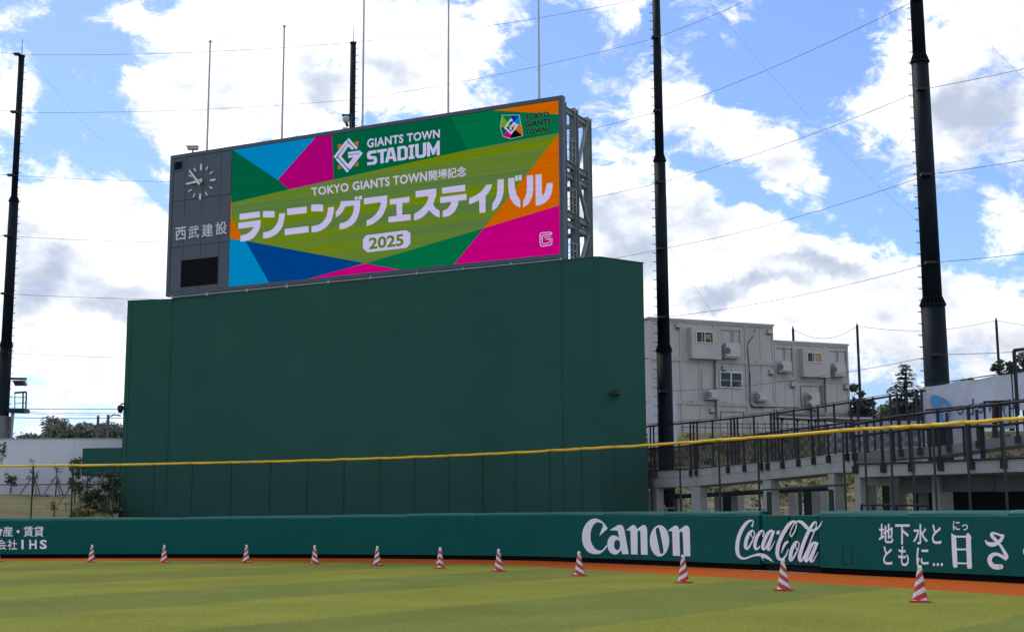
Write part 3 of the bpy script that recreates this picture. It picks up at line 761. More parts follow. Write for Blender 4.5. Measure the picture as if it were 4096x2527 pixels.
# Japanese slogan on the right
J = lambda x0, x1, y0, y1, sh=0: [(3480+x0/3.979, 2060+y0/3.979), (3480+x1/3.979, 2060+(y0+sh)/3.979), (3480+x1/3.979, 2060+(y1+sh)/3.979), (3480+x0/3.979, 2060+y1/3.979)]
for ch, x0, x1, y0, y1 in (('地', 140, 370, 130, 440), ('下', 400, 630, 140, 460), ('水', 685, 920, 137, 460), ('と', 985, 1135, 140, 455), ('と', 210, 352, 485, 785), ('も', 450, 620, 485, 808), ('に', 738, 935, 512, 795), ('に', 1320, 1430, 88, 238), ('っ', 1460, 1558, 140, 238)):
    wtext(ch, J(x0, x1, y0, y1), .016)
for x in (1018, 1080, 1143):
    wshape([[(3480+(x+19*math.cos(k*math.pi/6))/3.979, 2060+(780+26*math.sin(k*math.pi/6))/3.979) for k in range(12)]])
K = lambda pts: cv(pts, 3480, 2060, 3.979)
wshape([K([(1293, 283), (1330, 306), (1368, 318), (1368, 322), (1530, 322), (1534, 300), (1550, 280), (1570, 280), (1590, 305), (1618, 352), (1606, 382), (1622, 828), (1604, 848), (1558, 846), (1545, 825), (1544, 776), (1393, 772), (1392, 815), (1372, 832), (1332, 830), (1320, 805), (1305, 600)]),
        K([(1372, 352), (1528, 352), (1532, 525), (1380, 525)]), K([(1382, 555), (1534, 555), (1542, 750), (1392, 745)])])
Q2 = lambda paths: [[(3480+x/3.979, 2060+y/3.979, w/3.979) for x, y, w in p] for p in paths]
printed('lettering', strokes(Q2([
 [(1832, 388, 8), (1850, 420, 34), (1885, 450, 62), (1945, 462, 72), (2010, 445, 68), (2065, 410, 58), (2100, 360, 56), (2112, 325, 58)],
 [(2112, 328, 44), (2075, 315, 36), (2030, 298, 34), (1980, 284, 38), (1945, 285, 46), (1936, 312, 54), (1955, 345, 56), (2000, 390, 52), (2050, 445, 44), (2095, 505, 42), (2140, 585, 52), (2172, 645, 60), (2168, 680, 52)],
 [(2160, 690, 50), (2100, 650, 50), (2030, 618, 52), (1965, 620, 60), (1915, 665, 72), (1905, 730, 70), (1945, 795, 76), (2010, 818, 84), (2080, 815, 84)]])), on_wall, white, wall)
wtext('く', J(2436, 2650, 300, 860), .016)
# company name on the left
Lq = lambda x0, x1, y0, y1: [(x0/10.08, 2070+y0/10.08), (x1/10.08, 2070+y0/10.08), (x1/10.08, 2070+y1/10.08), (x0/10.08, 2070+y1/10.08)]
for ch, x0, x1, y0, y1 in (('動', -340, 92, 340, 765), ('産', 115, 520, 340, 750), ('賃', 940, 1345, 335, 755), ('貸', 1365, 1762, 335, 755), ('会', -160, 270, 870, 1280), ('社', 300, 690, 870, 1285), ('式', -640, -210, 870, 1280), ('不', -800, -390, 340, 765)):
    wtext(ch, Lq(x0, x1, y0, y1), .009)
for ch, x0, x1 in (('I', 862, 953), ('H', 1180, 1478), ('S', 1602, 1890)):
    wtext(ch, Lq(x0, x1, 880, 1255), .03)
wshape([[((730+60*math.cos(k*math.pi/8))/10.08, 2070+(548+62*math.sin(k*math.pi/8))/10.08) for k in range(16)]])

# ------------------------------------------------------------------ fence above the wall with its yellow line
fence = thing('outfield_fence', (*wall_at(wall_s(2048))[0], 1.7), 'long wire mesh fence topped with a yellow foam pad above the green wall', 'fence')
POSTS = [-370, -210, -50, 112, 272, 437, 597, 750, 907, 1063, 1212, 1359, 1501, 1639, 1776, 1912, 2044, 2173, 2301, 2430, 2562, 2693, 2850, 3006, 3347, 3435, 3540, 3625, 3710, 3844, 3990, 4150, 4330]
NB = -.34
def fp(s, n_=NB):
    p, d, n = wall_at(s); q = p+n*n_; return Vector((q.x, q.y, 0))
PS = [wall_s(u, 2050) for u in POSTS]
zy = lambda s: lerp_tab(ZYEL, s)*1.0
for u, s in zip(POSTS, PS):
    b_ = fp(s); zt = zy(s)+.03
    mb = MB(); mb.tube([b_+Vector((0, 0, 1.2)), b_+Vector((0, 0, zt-.06))], .036, 8)
    mb.build('post', M['fpost'], fence)
ctr = 0
for a, b in zip(PS, PS[1:]):
    k = max(2, int((b-a)/.35)); pts = []; net = [[], []]
    for i in range(k+1):
        s = a+(b-a)*i/k; q = fp(s); z = zy(s)+.02
        pts.append(q+Vector((0, 0, z+rnd.uniform(-.008, .008)-.012*math.sin(math.pi*i/k))))
        net[0].append(q+Vector((0, 0, zface(s)+.1))); net[1].append(q+Vector((0, 0, z-.05)))
    MB().tube(pts, [.052+rnd.uniform(-.004, .005) for _ in pts], 8).build('yellow_pad', M['yellow'], fence, smooth=True)
    net_sheet('mesh_panel', net, M['fencenet'], fence)
# the lower frame over the gate
ga, gb = wall_s(2995), wall_s(3347)
zz = on_wall(3046, 1966, NB).z
for u0, r_ in ((3046, .07), (3168, .045), (3292, .07)):
    q = fp(wall_s(u0)); MB().box((q.x-r_, q.y-.05, 1.4), (q.x+r_, q.y+.05, zz)).build('gate_post', M['fpost'], fence)
MB().bar(fp(ga)+Vector((0, 0, zz+.05)), fp(gb)+Vector((0, 0, zz+.12)), .06, .06).build('gate_lintel', M['fpost'], fence)

# ------------------------------------------------------------------ scoreboard building (green tower)
HOR = lambda u: 2079.6-ROLL*(u-2048)
def pt(u, D): return Vector(((u-CX)/FOC*D*1.0, D))
def ground_pt(u, D, v=1700):
    r = ray(u, v); t = D/r.y; return Vector((r.x*t, D))
TK = 1.06
T = [(511, 63.3*TK), (690, 62.9*TK), (2245, 53.75*TK), (2393, 53.0*TK), (2575, 54.4*TK)]
TZ = 1.6
tp = [ground_pt(u, D, 1200) for u, D in T]
zt_tower = [at_y(u, v, D).z for (u, D), v in zip(T, (1209.3, 1202.5, 1039, 1022.5, 1049.5))]
ZT = sum(zt_tower[1:4])/3
back = [ground_pt(2560, 62.5, 1200), Vector((-10, 74)), Vector((-17.5, 74))]
tower = thing('scoreboard_building', (-6, 60, 0), 'tall dark green rendered block that carries the big scoreboard', 'building')
poly = [(p.x, p.y) for p in tp]+[(p.x, p.y) for p in back]
def wall_seg(a, b, z0, z1, th=.25):
    d = (b-a).normalized(); n = Vector((d.y, -d.x))
    if n.dot(Vector((-6, 66))-a) > 0: n = -n
    P = [(*a, z0), (*b, z0), (*b, z1), (*a, z1)]; q = n*-th
    P += [(x+q.x, y+q.y, z) for x, y, z in P]
    return MB().add(P, [(0, 1, 2, 3), (4, 7, 6, 5), (0, 4, 5, 1), (1, 5, 6, 2), (2, 6, 7, 3), (3, 7, 4, 0)])
for i in range(4): wall_seg(tp[i], tp[i+1], 0, ZT).build('front_wall', M['tower'], tower)
wall_seg(tp[4], back[0], 0, ZT).build('side_wall', M['tower'], tower)
pb = [Vector(p) for p in (back[1], back[2])]
wall_seg(back[0], pb[0], 0, ZT).build('rear_wall', M['tower'], tower); wall_seg(pb[0], pb[1], 0, ZT).build('rear_wall', M['tower'], tower); wall_seg(pb[1], tp[0], 0, ZT).build('side_wall', M['tower'], tower)
inner = [(p[0]*.999, p[1]+.3) for p in poly[:5]]+[(p[0]*.97, p[1]-.3) for p in poly[5:]]
tvv, tff = curve_mesh([[(x, -y) for x, y in inner]])
MB().add([(x, -y, ZT-.35) for x, y in tvv], tff).build('roof', M['conc'], tower)
for i in range(4):
    a, b = tp[i], tp[i+1]; MB().bar((*(a*1.0015), ZT+.012), (*(b*1.0015), ZT+.012), .2, .024).build('coping', M['tower2'], tower)
for p_ in tp[1:4]: MB().bar((*(p_*.9997), 0), (*(p_*.9997), ZT), .03, .03).build('fold_shade_line', M['tower2'], tower)  # dark lines added at folds to mark faces that the light leaves alike
# side arm on the left
AP = Plane(tp[0], tp[1]-tp[0])
sa_, zt_ = AP.sz(331, 1792, -.004); zb_ = AP.sz(331, 1902, -.004)[1]
a0 = AP.P(sa_, -.004, 0).xy; a1 = AP.P(-.02, -.004, 0).xy
dA = (a1-a0).normalized(); nA = -AP.n
c0, c1 = a0+nA*4, a1+nA*4
MB().prism([tuple(a0), tuple(a1), tuple(c1), tuple(c0)], zb_, zt_).build('side_arm', M['tower'], tower)
# fixtures on it
dcp = at_y(484, 1632, 63.1*TK)
dc = thing('dome_camera', dcp, 'small dark dome camera bracketed to the left edge of the green tower', 'camera')
MB().tube([dcp+Vector((.2, 0, .2)), dcp+Vector((.08, 0, .24)), dcp+Vector((-.02, 0, .2)), dcp+Vector((-.03, 0, .1))], .04, 8).build('bracket', M['railblack'], dc)
MB().tube([dcp+Vector((-.03, 0, .16)), dcp+Vector((-.03, 0, .1)), dcp+Vector((-.03, 0, -.06)), dcp+Vector((-.03, 0, -.2)), dcp+Vector((-.03, 0, -.24))], [.08, .15, .15, .1, .02], 14).build('dome', M['railblack'], dc, smooth=True)
lp = at_y(2455, 1571, 53.2*TK)
wl_ = thing('wall_floodlight', lp, 'small black box floodlight on the right face of the green tower', 'light')
MB().box(lp+Vector((-.12, -.25, -.09)), lp+Vector((.10, -.05, .09))).build('housing', M['railblack'], wl_)
MB().box(lp+Vector((-.05, -.05, -.05)), lp+Vector((.3, .35, .05))).build('arm', M['fpost'], wl_)

# ------------------------------------------------------------------ scoreboard
A_ = ground_pt(675, 63.15*TK, 900); B_ = ground_pt(2255, 54.05*TK, 700)
BP = Plane(A_, B_-A_)
sR = (B_-A_).length
zTL = BP.sz(683, 627.5); zTR = BP.sz(2252, 379); zBL = BP.sz(667, 1188); zBR = BP.sz(2258, 1030)
BZ0 = (zBL[1]+zBR[1])/2; BZ1 = (zTL[1]+zTR[1])/2
BS0 = (zTL[0]+zBL[0])/2; BS1 = (zTR[0]+zBR[0])/2
print('board', zTL, zTR, zBL, zBR, 'tower z', zt_tower)
board = thing('scoreboard', BP.P(sR/2, -.5, BZ0), 'wide electronic scoreboard with a clock panel and a colourful festival picture', 'scoreboard')
fr = BP.P
MB().box((BS0, -.26, BZ0), (BS1, -.05, BZ1), fr).build('cabinet', M['frame'], board)
sc = [BP.sz(*p) for p in ((926, 607), (2235.7, 394), (2241, 1015), (917, 1149))]
print('screen', sc)
SS0 = (sc[0][0]+sc[3][0])/2; SS1 = (sc[1][0]+sc[2][0])/2; SZ1 = (sc[0][1]+sc[1][1])/2; SZ0 = (sc[2][1]+sc[3][1])/2
bw = .06
MB().box((BS0, -.06, SZ1), (BS1, .05, BZ1), fr).build('frame_bar', M['frame'], board)
MB().box((BS0, -.06, BZ0), (BS1, .05, SZ0), fr).build('frame_bar', M['frame'], board)
MB().box((SS1, -.06, SZ0), (BS1, .05, SZ1), fr).build('frame_bar', M['frame'], board)
MB().box((BS0, -.06, SZ0), (BS0+.2, .05, SZ1), fr).build('frame_bar', M['frame'], board)
# clock side panels (cladding with open joints)
PS0 = BS0+.2
seam_s = [PS0]+[BP.sz(u, 900)[0] for u in (737, 806.5, 880)]+[SS0]
for j, r0 in enumerate(zip(seam_s, seam_s[1:])):
    hz = [SZ0]+[BP.sz(700+j*60, v)[1] for v in ()]
    zr = [SZ0, BP.sz(830, 975)[1], BP.sz(830, 790)[1], SZ1]
    for za, zb in zip(zr, zr[1:]):
        MB().box((r0[0]+.012, -.06, za+.012), (r0[1]-.012, .02, zb-.012), fr).build('cladding_panel', M['board'], board)
# number display and loudspeaker opening
a = BP.sz(727, 1040); b = BP.sz(871, 1030)
dz0 = BP.sz(725, 1149)[1]; dz1 = BP.sz(727, 1043)[1]; ds0 = BP.sz(726, 1090)[0]; ds1 = BP.sz(871, 1090)[0]
MB().box((ds0, .015, dz0), (ds1, .05, dz1), fr).build('blank_display', M['black'], board)
s0, z1 = BP.sz(701, 651); s1, z0 = BP.sz(729, 677)
sp_ = MB().box((s0-.06, .015, z0-.06), (s1+.06, .05, z1+.05), fr).build('speaker_frame', M['frame'], board)
MB().box((s0, .045, z0), (s1, .06, z1), fr).build('speaker_opening', M['black'], sp_)
# clock
CL = lambda pts: cv(pts, 660, 560, 5.04)
cen = BP.sz(*CL([(735, 852)])[0])
clock = MB().tube([fr(cen[0], .02, cen[1]), fr(cen[0], .16, cen[1])], .07, 16).build('clock', M['cream'], board)
for h in range(12):
    a = h*math.pi/6; big = h % 3 == 0
    r0, r1, w = (.60, .94, .115) if big else (.665, .885, .075)
    p0 = (cen[0]+math.sin(a)*r0, cen[1]+math.cos(a)*r0); p1 = (cen[0]+math.sin(a)*r1, cen[1]+math.cos(a)*r1)
    MB().bar(fr(p0[0], .06, p0[1]), fr(p1[0], .06, p1[1]), w, .06, up=(BP.n.x, BP.n.y, 0)).build('hour_mark', M['cream'], clock, bevel=.012)
for off, tip, tail, w in ((.13, (545, 885), (785, 822), .15), (.19, (540, 628), (750, 915), .12)):
    st, ss_ = BP.sz(*CL([tip])[0]), BP.sz(*CL([tail])[0])
    d = Vector((st[0]-ss_[0], st[1]-ss_[1])).normalized(); nn = Vector((-d.y, d.x))
    q = [Vector(st)+nn*w*.3, Vector(ss_)+nn*w*.62, Vector(ss_)-nn*w*.62, Vector(st)-nn*w*.3]
    P = [fr(p.x, off, p.y) for p in q]+[fr(p.x, off+.03, p.y) for p in q]
    MB().add(P, [(0, 1, 2, 3), (4, 7, 6, 5), (0, 4, 5, 1), (1, 5, 6, 2), (2, 6, 7, 3), (3, 7, 4, 0)]).build('clock_hand', M['cream'], clock)
MB().box((seam_s[0]+.1, .021, BP.sz(780, 960)[1]+.06), (SS0-.1, .027, BP.sz(780, 870)[1]), fr).build('name_plate', M['board'], board)
for ch, x0, x1, y0, y1 in (('西', 170, 243, 940, 1028), ('武', 257, 330, 930, 1015), ('建', 348, 424, 918, 1006), ('設', 441, 518, 902, 990)):
    q = [(600+x0/1.68, 350+(y0+3)/1.68), (600+x1/1.68, 350+(y0-6)/1.68), (600+x1/1.68, 350+(y1-6)/1.68), (600+x0/1.68, 350+(y1+3)/1.68)]
    V_, F_ = text_mesh(ch, .014); printed('lettering', [(quad_map(V_, q), F_)], BP.px, M['letters'], board, off=.03, depth=.03)

# the picture on the screen
screen = MB().box((SS0+.005, -.04, SZ0+.005), (SS1-.005, .0, SZ1-.005), fr).build('screen', M['black'], board)
LED = {'olive': led('screen_olive', (104, 128, 12), 1, (86, 118, 62)), 'cyan': led('screen_cyan', (0, 128, 186)), 'magenta': led('screen_magenta', (166, 0, 112)),
       'pink': led('screen_pink', (190, 0, 122)), 'dgreen': led('screen_dark_green', (0, 92, 62)), 'green': led('screen_green', (0, 106, 66)), 'orange': led('screen_orange', (196, 96, 0)),
       'navy': led('screen_navy', (0, 62, 132)), 'white': led('screen_white', (190, 184, 224)), 'rim': led('screen_rim', (96, 132, 112)), 'black': led('screen_black', (8, 14, 24)), 'lime': led('screen_lime', (110, 150, 30)), 'text': led('screen_text_olive', (92, 118, 20)), 'bluedeep': led('screen_deep_blue', (0, 50, 150))}
EPS = .004
def on_screen(u, v, off=0):
    s, z = BP.sz(u, v, off)
    s = min(max(s, SS0+.012), SS1-.012); z = min(max(z, SZ0+.012), SZ1-.012)
    return BP.P(s, off, z)
lay = [0]
def spoly(name, pts, c, holes=()):
    lay[0] += 1
    V_, F_ = curve_mesh([pts]+list(holes))
    return printed(name, [(V_, F_)], on_screen, LED[c], screen, off=.003+.0016*lay[0])
spoly('picture_field', [(900, 590), (2260, 370), (2260, 1030), (900, 1170)], 'olive')
spoly('picture_field', [(1320, 520), (1803, 440), (1874, 599), (1335, 719)], 'dgreen')
spoly('picture_field', [(1803, 440), (2260, 370), (2260, 528), (1874, 599)], 'green')
spoly('picture_field', [(1972, 442), (1972, 420), (2260, 370), (2260, 454), (2235.7, 452)], 'orange')
spoly('picture_field', [(900, 590), (938, 590), (1110.7, 720.2), (1156.5, 757.7), (926, 809.5), (900, 815)], 'dgreen')
spoly('picture_field', [(932, 600), (932, 580), (1265, 530), (1260.7, 552.4), (1110.7, 720.2)], 'cyan')
spoly('picture_field', [(1260.7, 540), (1327, 525), (1335, 719), (1156.5, 757.7), (1110.7, 720.2), (1260.7, 552)], 'magenta')
spoly('picture_field', [(900, 780), (926, 874), (966, 945), (981, 963), (900, 955)], 'orange')
spoly('picture_field', [(900, 820), (926, 812), (926, 872), (900, 860)], 'olive') if False else None
spoly('picture_field', [(900, 952), (922.6, 956), (981, 963), (1078, 1150), (900, 1170)], 'cyan')
spoly('picture_field', [(981, 963), (1457, 1052.4), (1257.7, 1115), (1200, 1135), (1076, 1150)], 'navy')
spoly('picture_field', [(1230, 1125), (1460.5, 1054), (1600, 1081.6), (1600, 1100), (1240, 1140)], 'pink')
spoly('picture_field', [(1460.5, 1054), (1935.4, 912.7), (1815.5, 1059.5), (1815, 1085), (1600, 1100), (1600, 1081)], 'green')
spoly('picture_field', [(1935.4, 912.7), (2260, 819), (2260, 1040), (1815, 1085), (1815.5, 1059.5)], 'pink')
spoly('picture_field', [(2260, 533), (2260, 819), (1935.4, 912.7)], 'orange')
lay[0] += 2
def stext(t, quad, bold, c, dl=1, space=1.):
    lay[0] += dl
    V_, F_ = text_mesh(t, bold, space=space)
    return printed('screen_lettering', [(quad_map(V_, quad), F_)], on_screen, LED[c], screen, off=.003+.0016*lay[0])
D_ = lambda pts: cv(pts, 1320, 520, 5.328)
stext('GIANTS TOWN', D_([(790, 195), (2340, -14), (2340, 165), (790, 387)]), .026, 'white', space=1.08)
for lp_ in (
  [[(800, 480), (830, 452), (870, 445), (988, 430), (988, 492), (880, 508), (860, 525), (862, 545), (880, 562), (960, 560), (1000, 590), (1003, 690), (960, 735), (795, 755), (792, 695), (915, 680), (938, 660), (938, 640), (920, 625), (835, 630), (795, 600), (788, 530)]],
  [[(1003, 430), (1212, 398), (1212, 455), (1143, 465), (1143, 710), (1075, 717), (1072, 475), (1005, 487)]],
  [[(1245, 385), (1355, 372), (1420, 662), (1352, 670), (1338, 612), (1258, 622), (1240, 690), (1172, 698)], [(1270, 565), (1298, 430), (1325, 556)]],
  [[(1435, 360), (1590, 338), (1655, 380), (1658, 590), (1600, 640), (1440, 660)], [(1505, 405), (1570, 395), (1590, 415), (1592, 575), (1570, 590), (1505, 598)]],
  [[(1675, 325), (1800, 308), (1800, 362), (1768, 366), (1768, 560), (1798, 556), (1798, 612), (1678, 627), (1676, 572), (1706, 568), (1706, 378), (1675, 382)]],
  [[(1815, 305), (1888, 295), (1888, 520), (1905, 540), (1960, 532), (1980, 510), (1980, 278), (2052, 268), (2052, 530), (2000, 590), (1870, 603), (1820, 560)]],
  [[(2068, 265), (2118, 258), (2200, 410), (2290, 235), (2338, 228), (2338, 538), (2275, 545), (2275, 395), (2228, 515), (2205, 540), (2180, 520), (2132, 400), (2132, 562), (2070, 572)]]):
    V_, F_ = curve_mesh([D_(q_) for q_ in lp_]); printed('screen_lettering', [(V_, F_)], on_screen, LED['white'], screen, off=.003+.0016*lay[0])
B2 = lambda pts: cv(pts, 1250, 450, 2.0425)
stext('TOKYO GIANTS TOWN', [(1244, 752), (1708, 686), (1708, 724), (1247, 785)], .022, 'white', 0, 1.05)
stext('開場記念', [(1714, 683), (1865, 664), (1865, 706), (1716, 723.5)], .016, 'white', 0)
KA = [(940, 720, 4.085), (1420, 680, 5.57), (1840, 660, 6.128)]
KATA = [
 (0, [[(75, 555), (405, 512), (405, 608), (75, 655)], [(52, 702), (418, 652), (415, 740), (402, 790), (380, 842), (345, 895), (300, 945), (240, 980), (170, 998), (88, 1003), (92, 908), (170, 890), (215, 870), (255, 838), (290, 800), (312, 765), (55, 797)],
      [(457, 510), (645, 507), (648, 612), (457, 610)], [(722, 550), (815, 540), (812, 600), (800, 675), (775, 765), (735, 825), (680, 882), (600, 928), (530, 948), (458, 955), (458, 857), (520, 847), (575, 828), (625, 795), (670, 740), (700, 680), (716, 620)],
      [(850, 470), (1172, 432), (1172, 540), (855, 575)], [(812, 800), (1202, 752), (1202, 855), (812, 903)],
      [(1245, 405), (1300, 400), (1370, 399), (1440, 402), (1440, 515), (1245, 512)], [(1520, 450), (1617, 438), (1612, 520), (1600, 590), (1575, 660), (1540, 715), (1490, 770), (1410, 825), (1330, 850), (1250, 858), (1250, 757), (1320, 745), (1370, 730), (1420, 698), (1465, 648), (1495, 590), (1513, 520)],
      [(1730, 350), (2047, 330), (2045, 420), (2035, 505), (2012, 590), (1975, 670), (1910, 738), (1810, 790), (1708, 810), (1708, 712), (1790, 690), (1835, 668), (1880, 625), (1918, 565), (1940, 490), (1945, 415), (1800, 435), (1780, 485), (1745, 535), (1705, 577), (1648, 612), (1648, 520), (1680, 482), (1705, 440), (1722, 390)],
      [(1958, 275), (2003, 268), (2003, 322), (1958, 326)], [(2020, 266), (2078, 258), (2070, 320), (2020, 322)]]),
 (1, [[(195, 635), (718, 565), (715, 720), (700, 810), (672, 890), (630, 985), (580, 1055), (510, 1122), (400, 1200), (258, 1255), (258, 1123), (340, 1090), (405, 1045), (465, 985), (520, 900), (555, 830), (572, 765), (578, 715), (200, 770)],
      [(775, 655), (1212, 595), (1212, 718), (1055, 740), (1050, 1000), (1240, 985), (1240, 1115), (745, 1172), (745, 1045), (930, 1020), (922, 755), (775, 775)],
      [(1350, 475), (1812, 412), (1812, 540), (1795, 610), (1750, 730), (1745, 770), (1775, 830), (1820, 872), (1885, 905), (1885, 1060), (1800, 1030), (1740, 985), (1695, 940), (1650, 895), (1590, 975), (1510, 1045), (1420, 1095), (1315, 1125), (1315, 985), (1400, 930), (1470, 878), (1530, 815), (1590, 740), (1622, 670), (1640, 580), (1350, 612)],
      [(1935, 400), (2453, 327), (2456, 470), (1940, 528)], [(1898, 605), (2484, 529), (2484, 668), (2310, 690), (2295, 765), (2268, 840), (2220, 925), (2150, 990), (2080, 1030), (1955, 1055), (1955, 912), (2035, 880), (2085, 838), (2125, 775), (2150, 712), (1900, 740)]]),
 (2, [[(225, 820), (400, 740), (470, 692), (540, 630), (590, 570), (635, 490), (785, 475), (770, 545), (735, 625), (690, 690), (625, 755), (625, 1165), (478, 1180), (470, 865), (225, 970)],
      [(920, 362), (1075, 345), (1075, 560), (1062, 690), (1040, 790), (1005, 880), (960, 970), (890, 1058), (790, 1130), (790, 955), (845, 875), (880, 800), (902, 720), (912, 640)],
      [(1178, 330), (1330, 310), (1337, 480), (1350, 580), (1372, 670), (1405, 755), (1475, 865), (1475, 1050), (1380, 1000), (1320, 950), (1265, 875), (1225, 790), (1195, 670), (1180, 500)],
      [(1350, 268), (1422, 258), (1420, 385), (1352, 397)], [(1440, 252), (1512, 245), (1510, 375), (1440, 385)],
      [(1638, 268), (1790, 250), (1795, 560), (1788, 660), (1765, 780), (1725, 880), (1670, 960), (1548, 1048), (1550, 880), (1595, 800), (1625, 700), (1640, 560)],
      [(1848, 245), (2000, 225), (2008, 745), (2040, 745), (2075, 680), (2100, 590), (2118, 510), (2125, 450), (2272, 435), (2268, 560), (2250, 670), (2220, 755), (2170, 840), (2090, 920), (1980, 980), (1858, 1000)]])]
lay[0] += 1
for k, polys in KATA:
    for pl in polys:
        V_, F_ = curve_mesh([cv(pl, *KA[k])])
        printed('screen_lettering', [(V_, F_)], on_screen, LED['white'], screen, off=.003+.0016*lay[0])
spoly('year_plate', B2([(412, 1035), (440, 1003), (765, 962), (800, 985), (800, 1070), (770, 1105), (450, 1142), (412, 1110)]), 'white')
stext('2025', B2([(460, 1024), (745, 990), (745, 1088), (460, 1121)]), .03, 'text')
# stadium emblem
Q3 = lambda paths, ox, oy, sc: [[(ox+x/sc, oy+y/sc, w/sc) for x, y, w in p] for p in paths]
def sq(path): return path
def poly_stroke(pts, w):
    """mitred straight-edged stroke outline"""
    L_ = []; R_ = []
    for i, (x, y) in enumerate(pts):
        a = pts[i-1] if i else (2*x-pts[1][0], 2*y-pts[1][1]); b = pts[i+1] if i < len(pts)-1 else (2*x-pts[i-1][0], 2*y-pts[i-1][1])
        d1 = Vector((x-a[0], y-a[1])).normalized(); d2 = Vector((b[0]-x, b[1]-y)).normalized()
        n1_ = Vector((-d1.y, d1.x)); n2_ = Vector((-d2.y, d2.x)); mt = (n1_+n2_).normalized(); k = w/2/max(.35, mt.dot(n1_))
        L_.append((x+mt.x*k, y+mt.y*k)); R_.append((x-mt.x*k, y-mt.y*k))
    return L_+R_[::-1]
for pts, w in (([(380, 190), (572, 402)], 52), ([(362, 240), (95, 592)], 52), ([(140, 610), (385, 892)], 52), ([(408, 832), (678, 482)], 50), ([(385, 502), (650, 465)], 52), ([(492, 412), (385, 312), (205, 570), (385, 775), (560, 545), (385, 572)], 54)):
    V_, F_ = curve_mesh([D_(poly_stroke(pts, w))]); printed('screen_emblem', [(V_, F_)], on_screen, LED['white'], screen, off=.003+.0016*lay[0])
lay[0] += 1
for q in ([(165, 312), (252, 312), (240, 345), (178, 402)], [(520, 290), (545, 252), (608, 250), (590, 352)], [(165, 832), (180, 740), (252, 825)], [(515, 770), (602, 678), (605, 775)]):
    V_, F_ = curve_mesh([D_(q)]); printed('screen_emblem', [(V_, F_)], on_screen, LED['orange'], screen, off=.003+.0016*lay[0])
# town emblem, top right
C_ = lambda pts: cv(pts, 2000, 380, 7.56)
hexo = [(58, 612), (592, 606), (632, 868), (698, 1244), (320, 1338), (88, 1256), (2, 985)]
spoly('screen_emblem', C_(hexo), 'white')
lay[0] += 1
ctr_ = (335, 960)
hx = [(66, 624), (340, 622), (583, 618), (622, 872), (686, 1236), (320, 1324), (98, 1248), (16, 985)]
for (i, j, c) in ((0, 1, 'green'), (1, 2, 'bluedeep'), (2, 3, 'cyan'), (3, 4, 'orange'), (4, 5, 'black'), (5, 6, 'pink'), (6, 7, 'dgreen'), (7, 0, 'lime')):
    V_, F_ = curve_mesh([C_([hx[i], hx[j], ctr_])]); printed('screen_emblem', [(V_, F_)], on_screen, LED[c], screen, off=.003+.0016*lay[0])
lay[0] += 1
for pts, w in (([(375, 790), (330, 745), (155, 995), (335, 1165), (520, 925), (420, 850), (300, 1020)], 50), ([(300, 1020), (360, 1060)], 44), ([(380, 900), (450, 950)], 36)):
    V_, F_ = curve_mesh([C_(poly_stroke(pts, w))]); printed('screen_emblem', [(V_, F_)], on_screen, LED['white'], screen, off=.003+.0016*lay[0]); lay[0] += .3
for t, q in (('TOKYO', [(758, 600), (1478, 500), (1478, 668), (765, 752)]), ('GIANTS', [(752, 815), (1535, 722), (1535, 885), (758, 985)]), ('TOWN', [(755, 1055), (1428, 965), (1428, 1122), (770, 1218)])):
    V_, F_ = text_mesh(t, .01); qm = quad_map(V_, C_(q)); Vb, Fb = text_mesh(t, .05)
    bx = (min(v[0] for v in V_), max(v[0] for v in V_), min(v[1] for v in V_), max(v[1] for v in V_))
    printed('screen_lettering', [(quad_map(Vb, C_(q), box=bx), Fb)], on_screen, LED['rim'], screen, off=.003+.0016*lay[0])
    Vc, Fc = text_mesh(t, .03)
    printed('screen_lettering', [(quad_map(Vc, C_(q), box=bx), Fc)], on_screen, LED['black'], screen, off=.003+.0016*(lay[0]+1))
lay[0] += 1
G_ = lambda pts: cv(pts, 2120, 900, 12.6)
for pts in ([(1085, 470), (1092, 410), (1040, 362), (620, 395), (535, 430), (507, 500), (505, 900), (535, 1030), (620, 1065), (1000, 1015), (1085, 960), (1105, 880), (1105, 660)], [(1095, 468), (680, 505), (612, 545), (608, 600), (610, 870), (640, 932), (700, 945), (940, 900), (1000, 850), (1005, 705), (800, 722)]):
    V_, F_ = curve_mesh([G_(poly_stroke(pts, 46))]); printed('screen_emblem', [(V_, F_)], on_screen, LED['white'], screen, off=.003+.0016*lay[0])
stext('1934', G_([(700, 580), (1050, 545), (1050, 620), (715, 660)]), .03, 'white')

# pipes and brackets beneath the board
zp = BZ0-.10
bj = MB().bar(fr(BS0+.35, -.05, BZ0-.07), fr(BS1, -.05, BZ0-.07), .14, .14).build('bottom_beam', M['frame'], board)
us = (700, 838, 998, 1158, 1324, 1491, 1675, 1858.6, 2050.5, 2249)
ssv = [BP.sz(u, 1150-(u-700)*.1)[0] for u in us]
for a, b in zip(ssv, ssv[1:]):
    MB().tube([fr(a+.06, .16, zp), fr(b-.06, .16, zp)], .03, 8).build('lower_pipe', M['galv2'], board)
for a in ssv:
    MB().box((a-.05, -.3, zp-.08), (a+.05, .2, zp+.07), fr).build('pipe_bracket', M['galv2'], board)

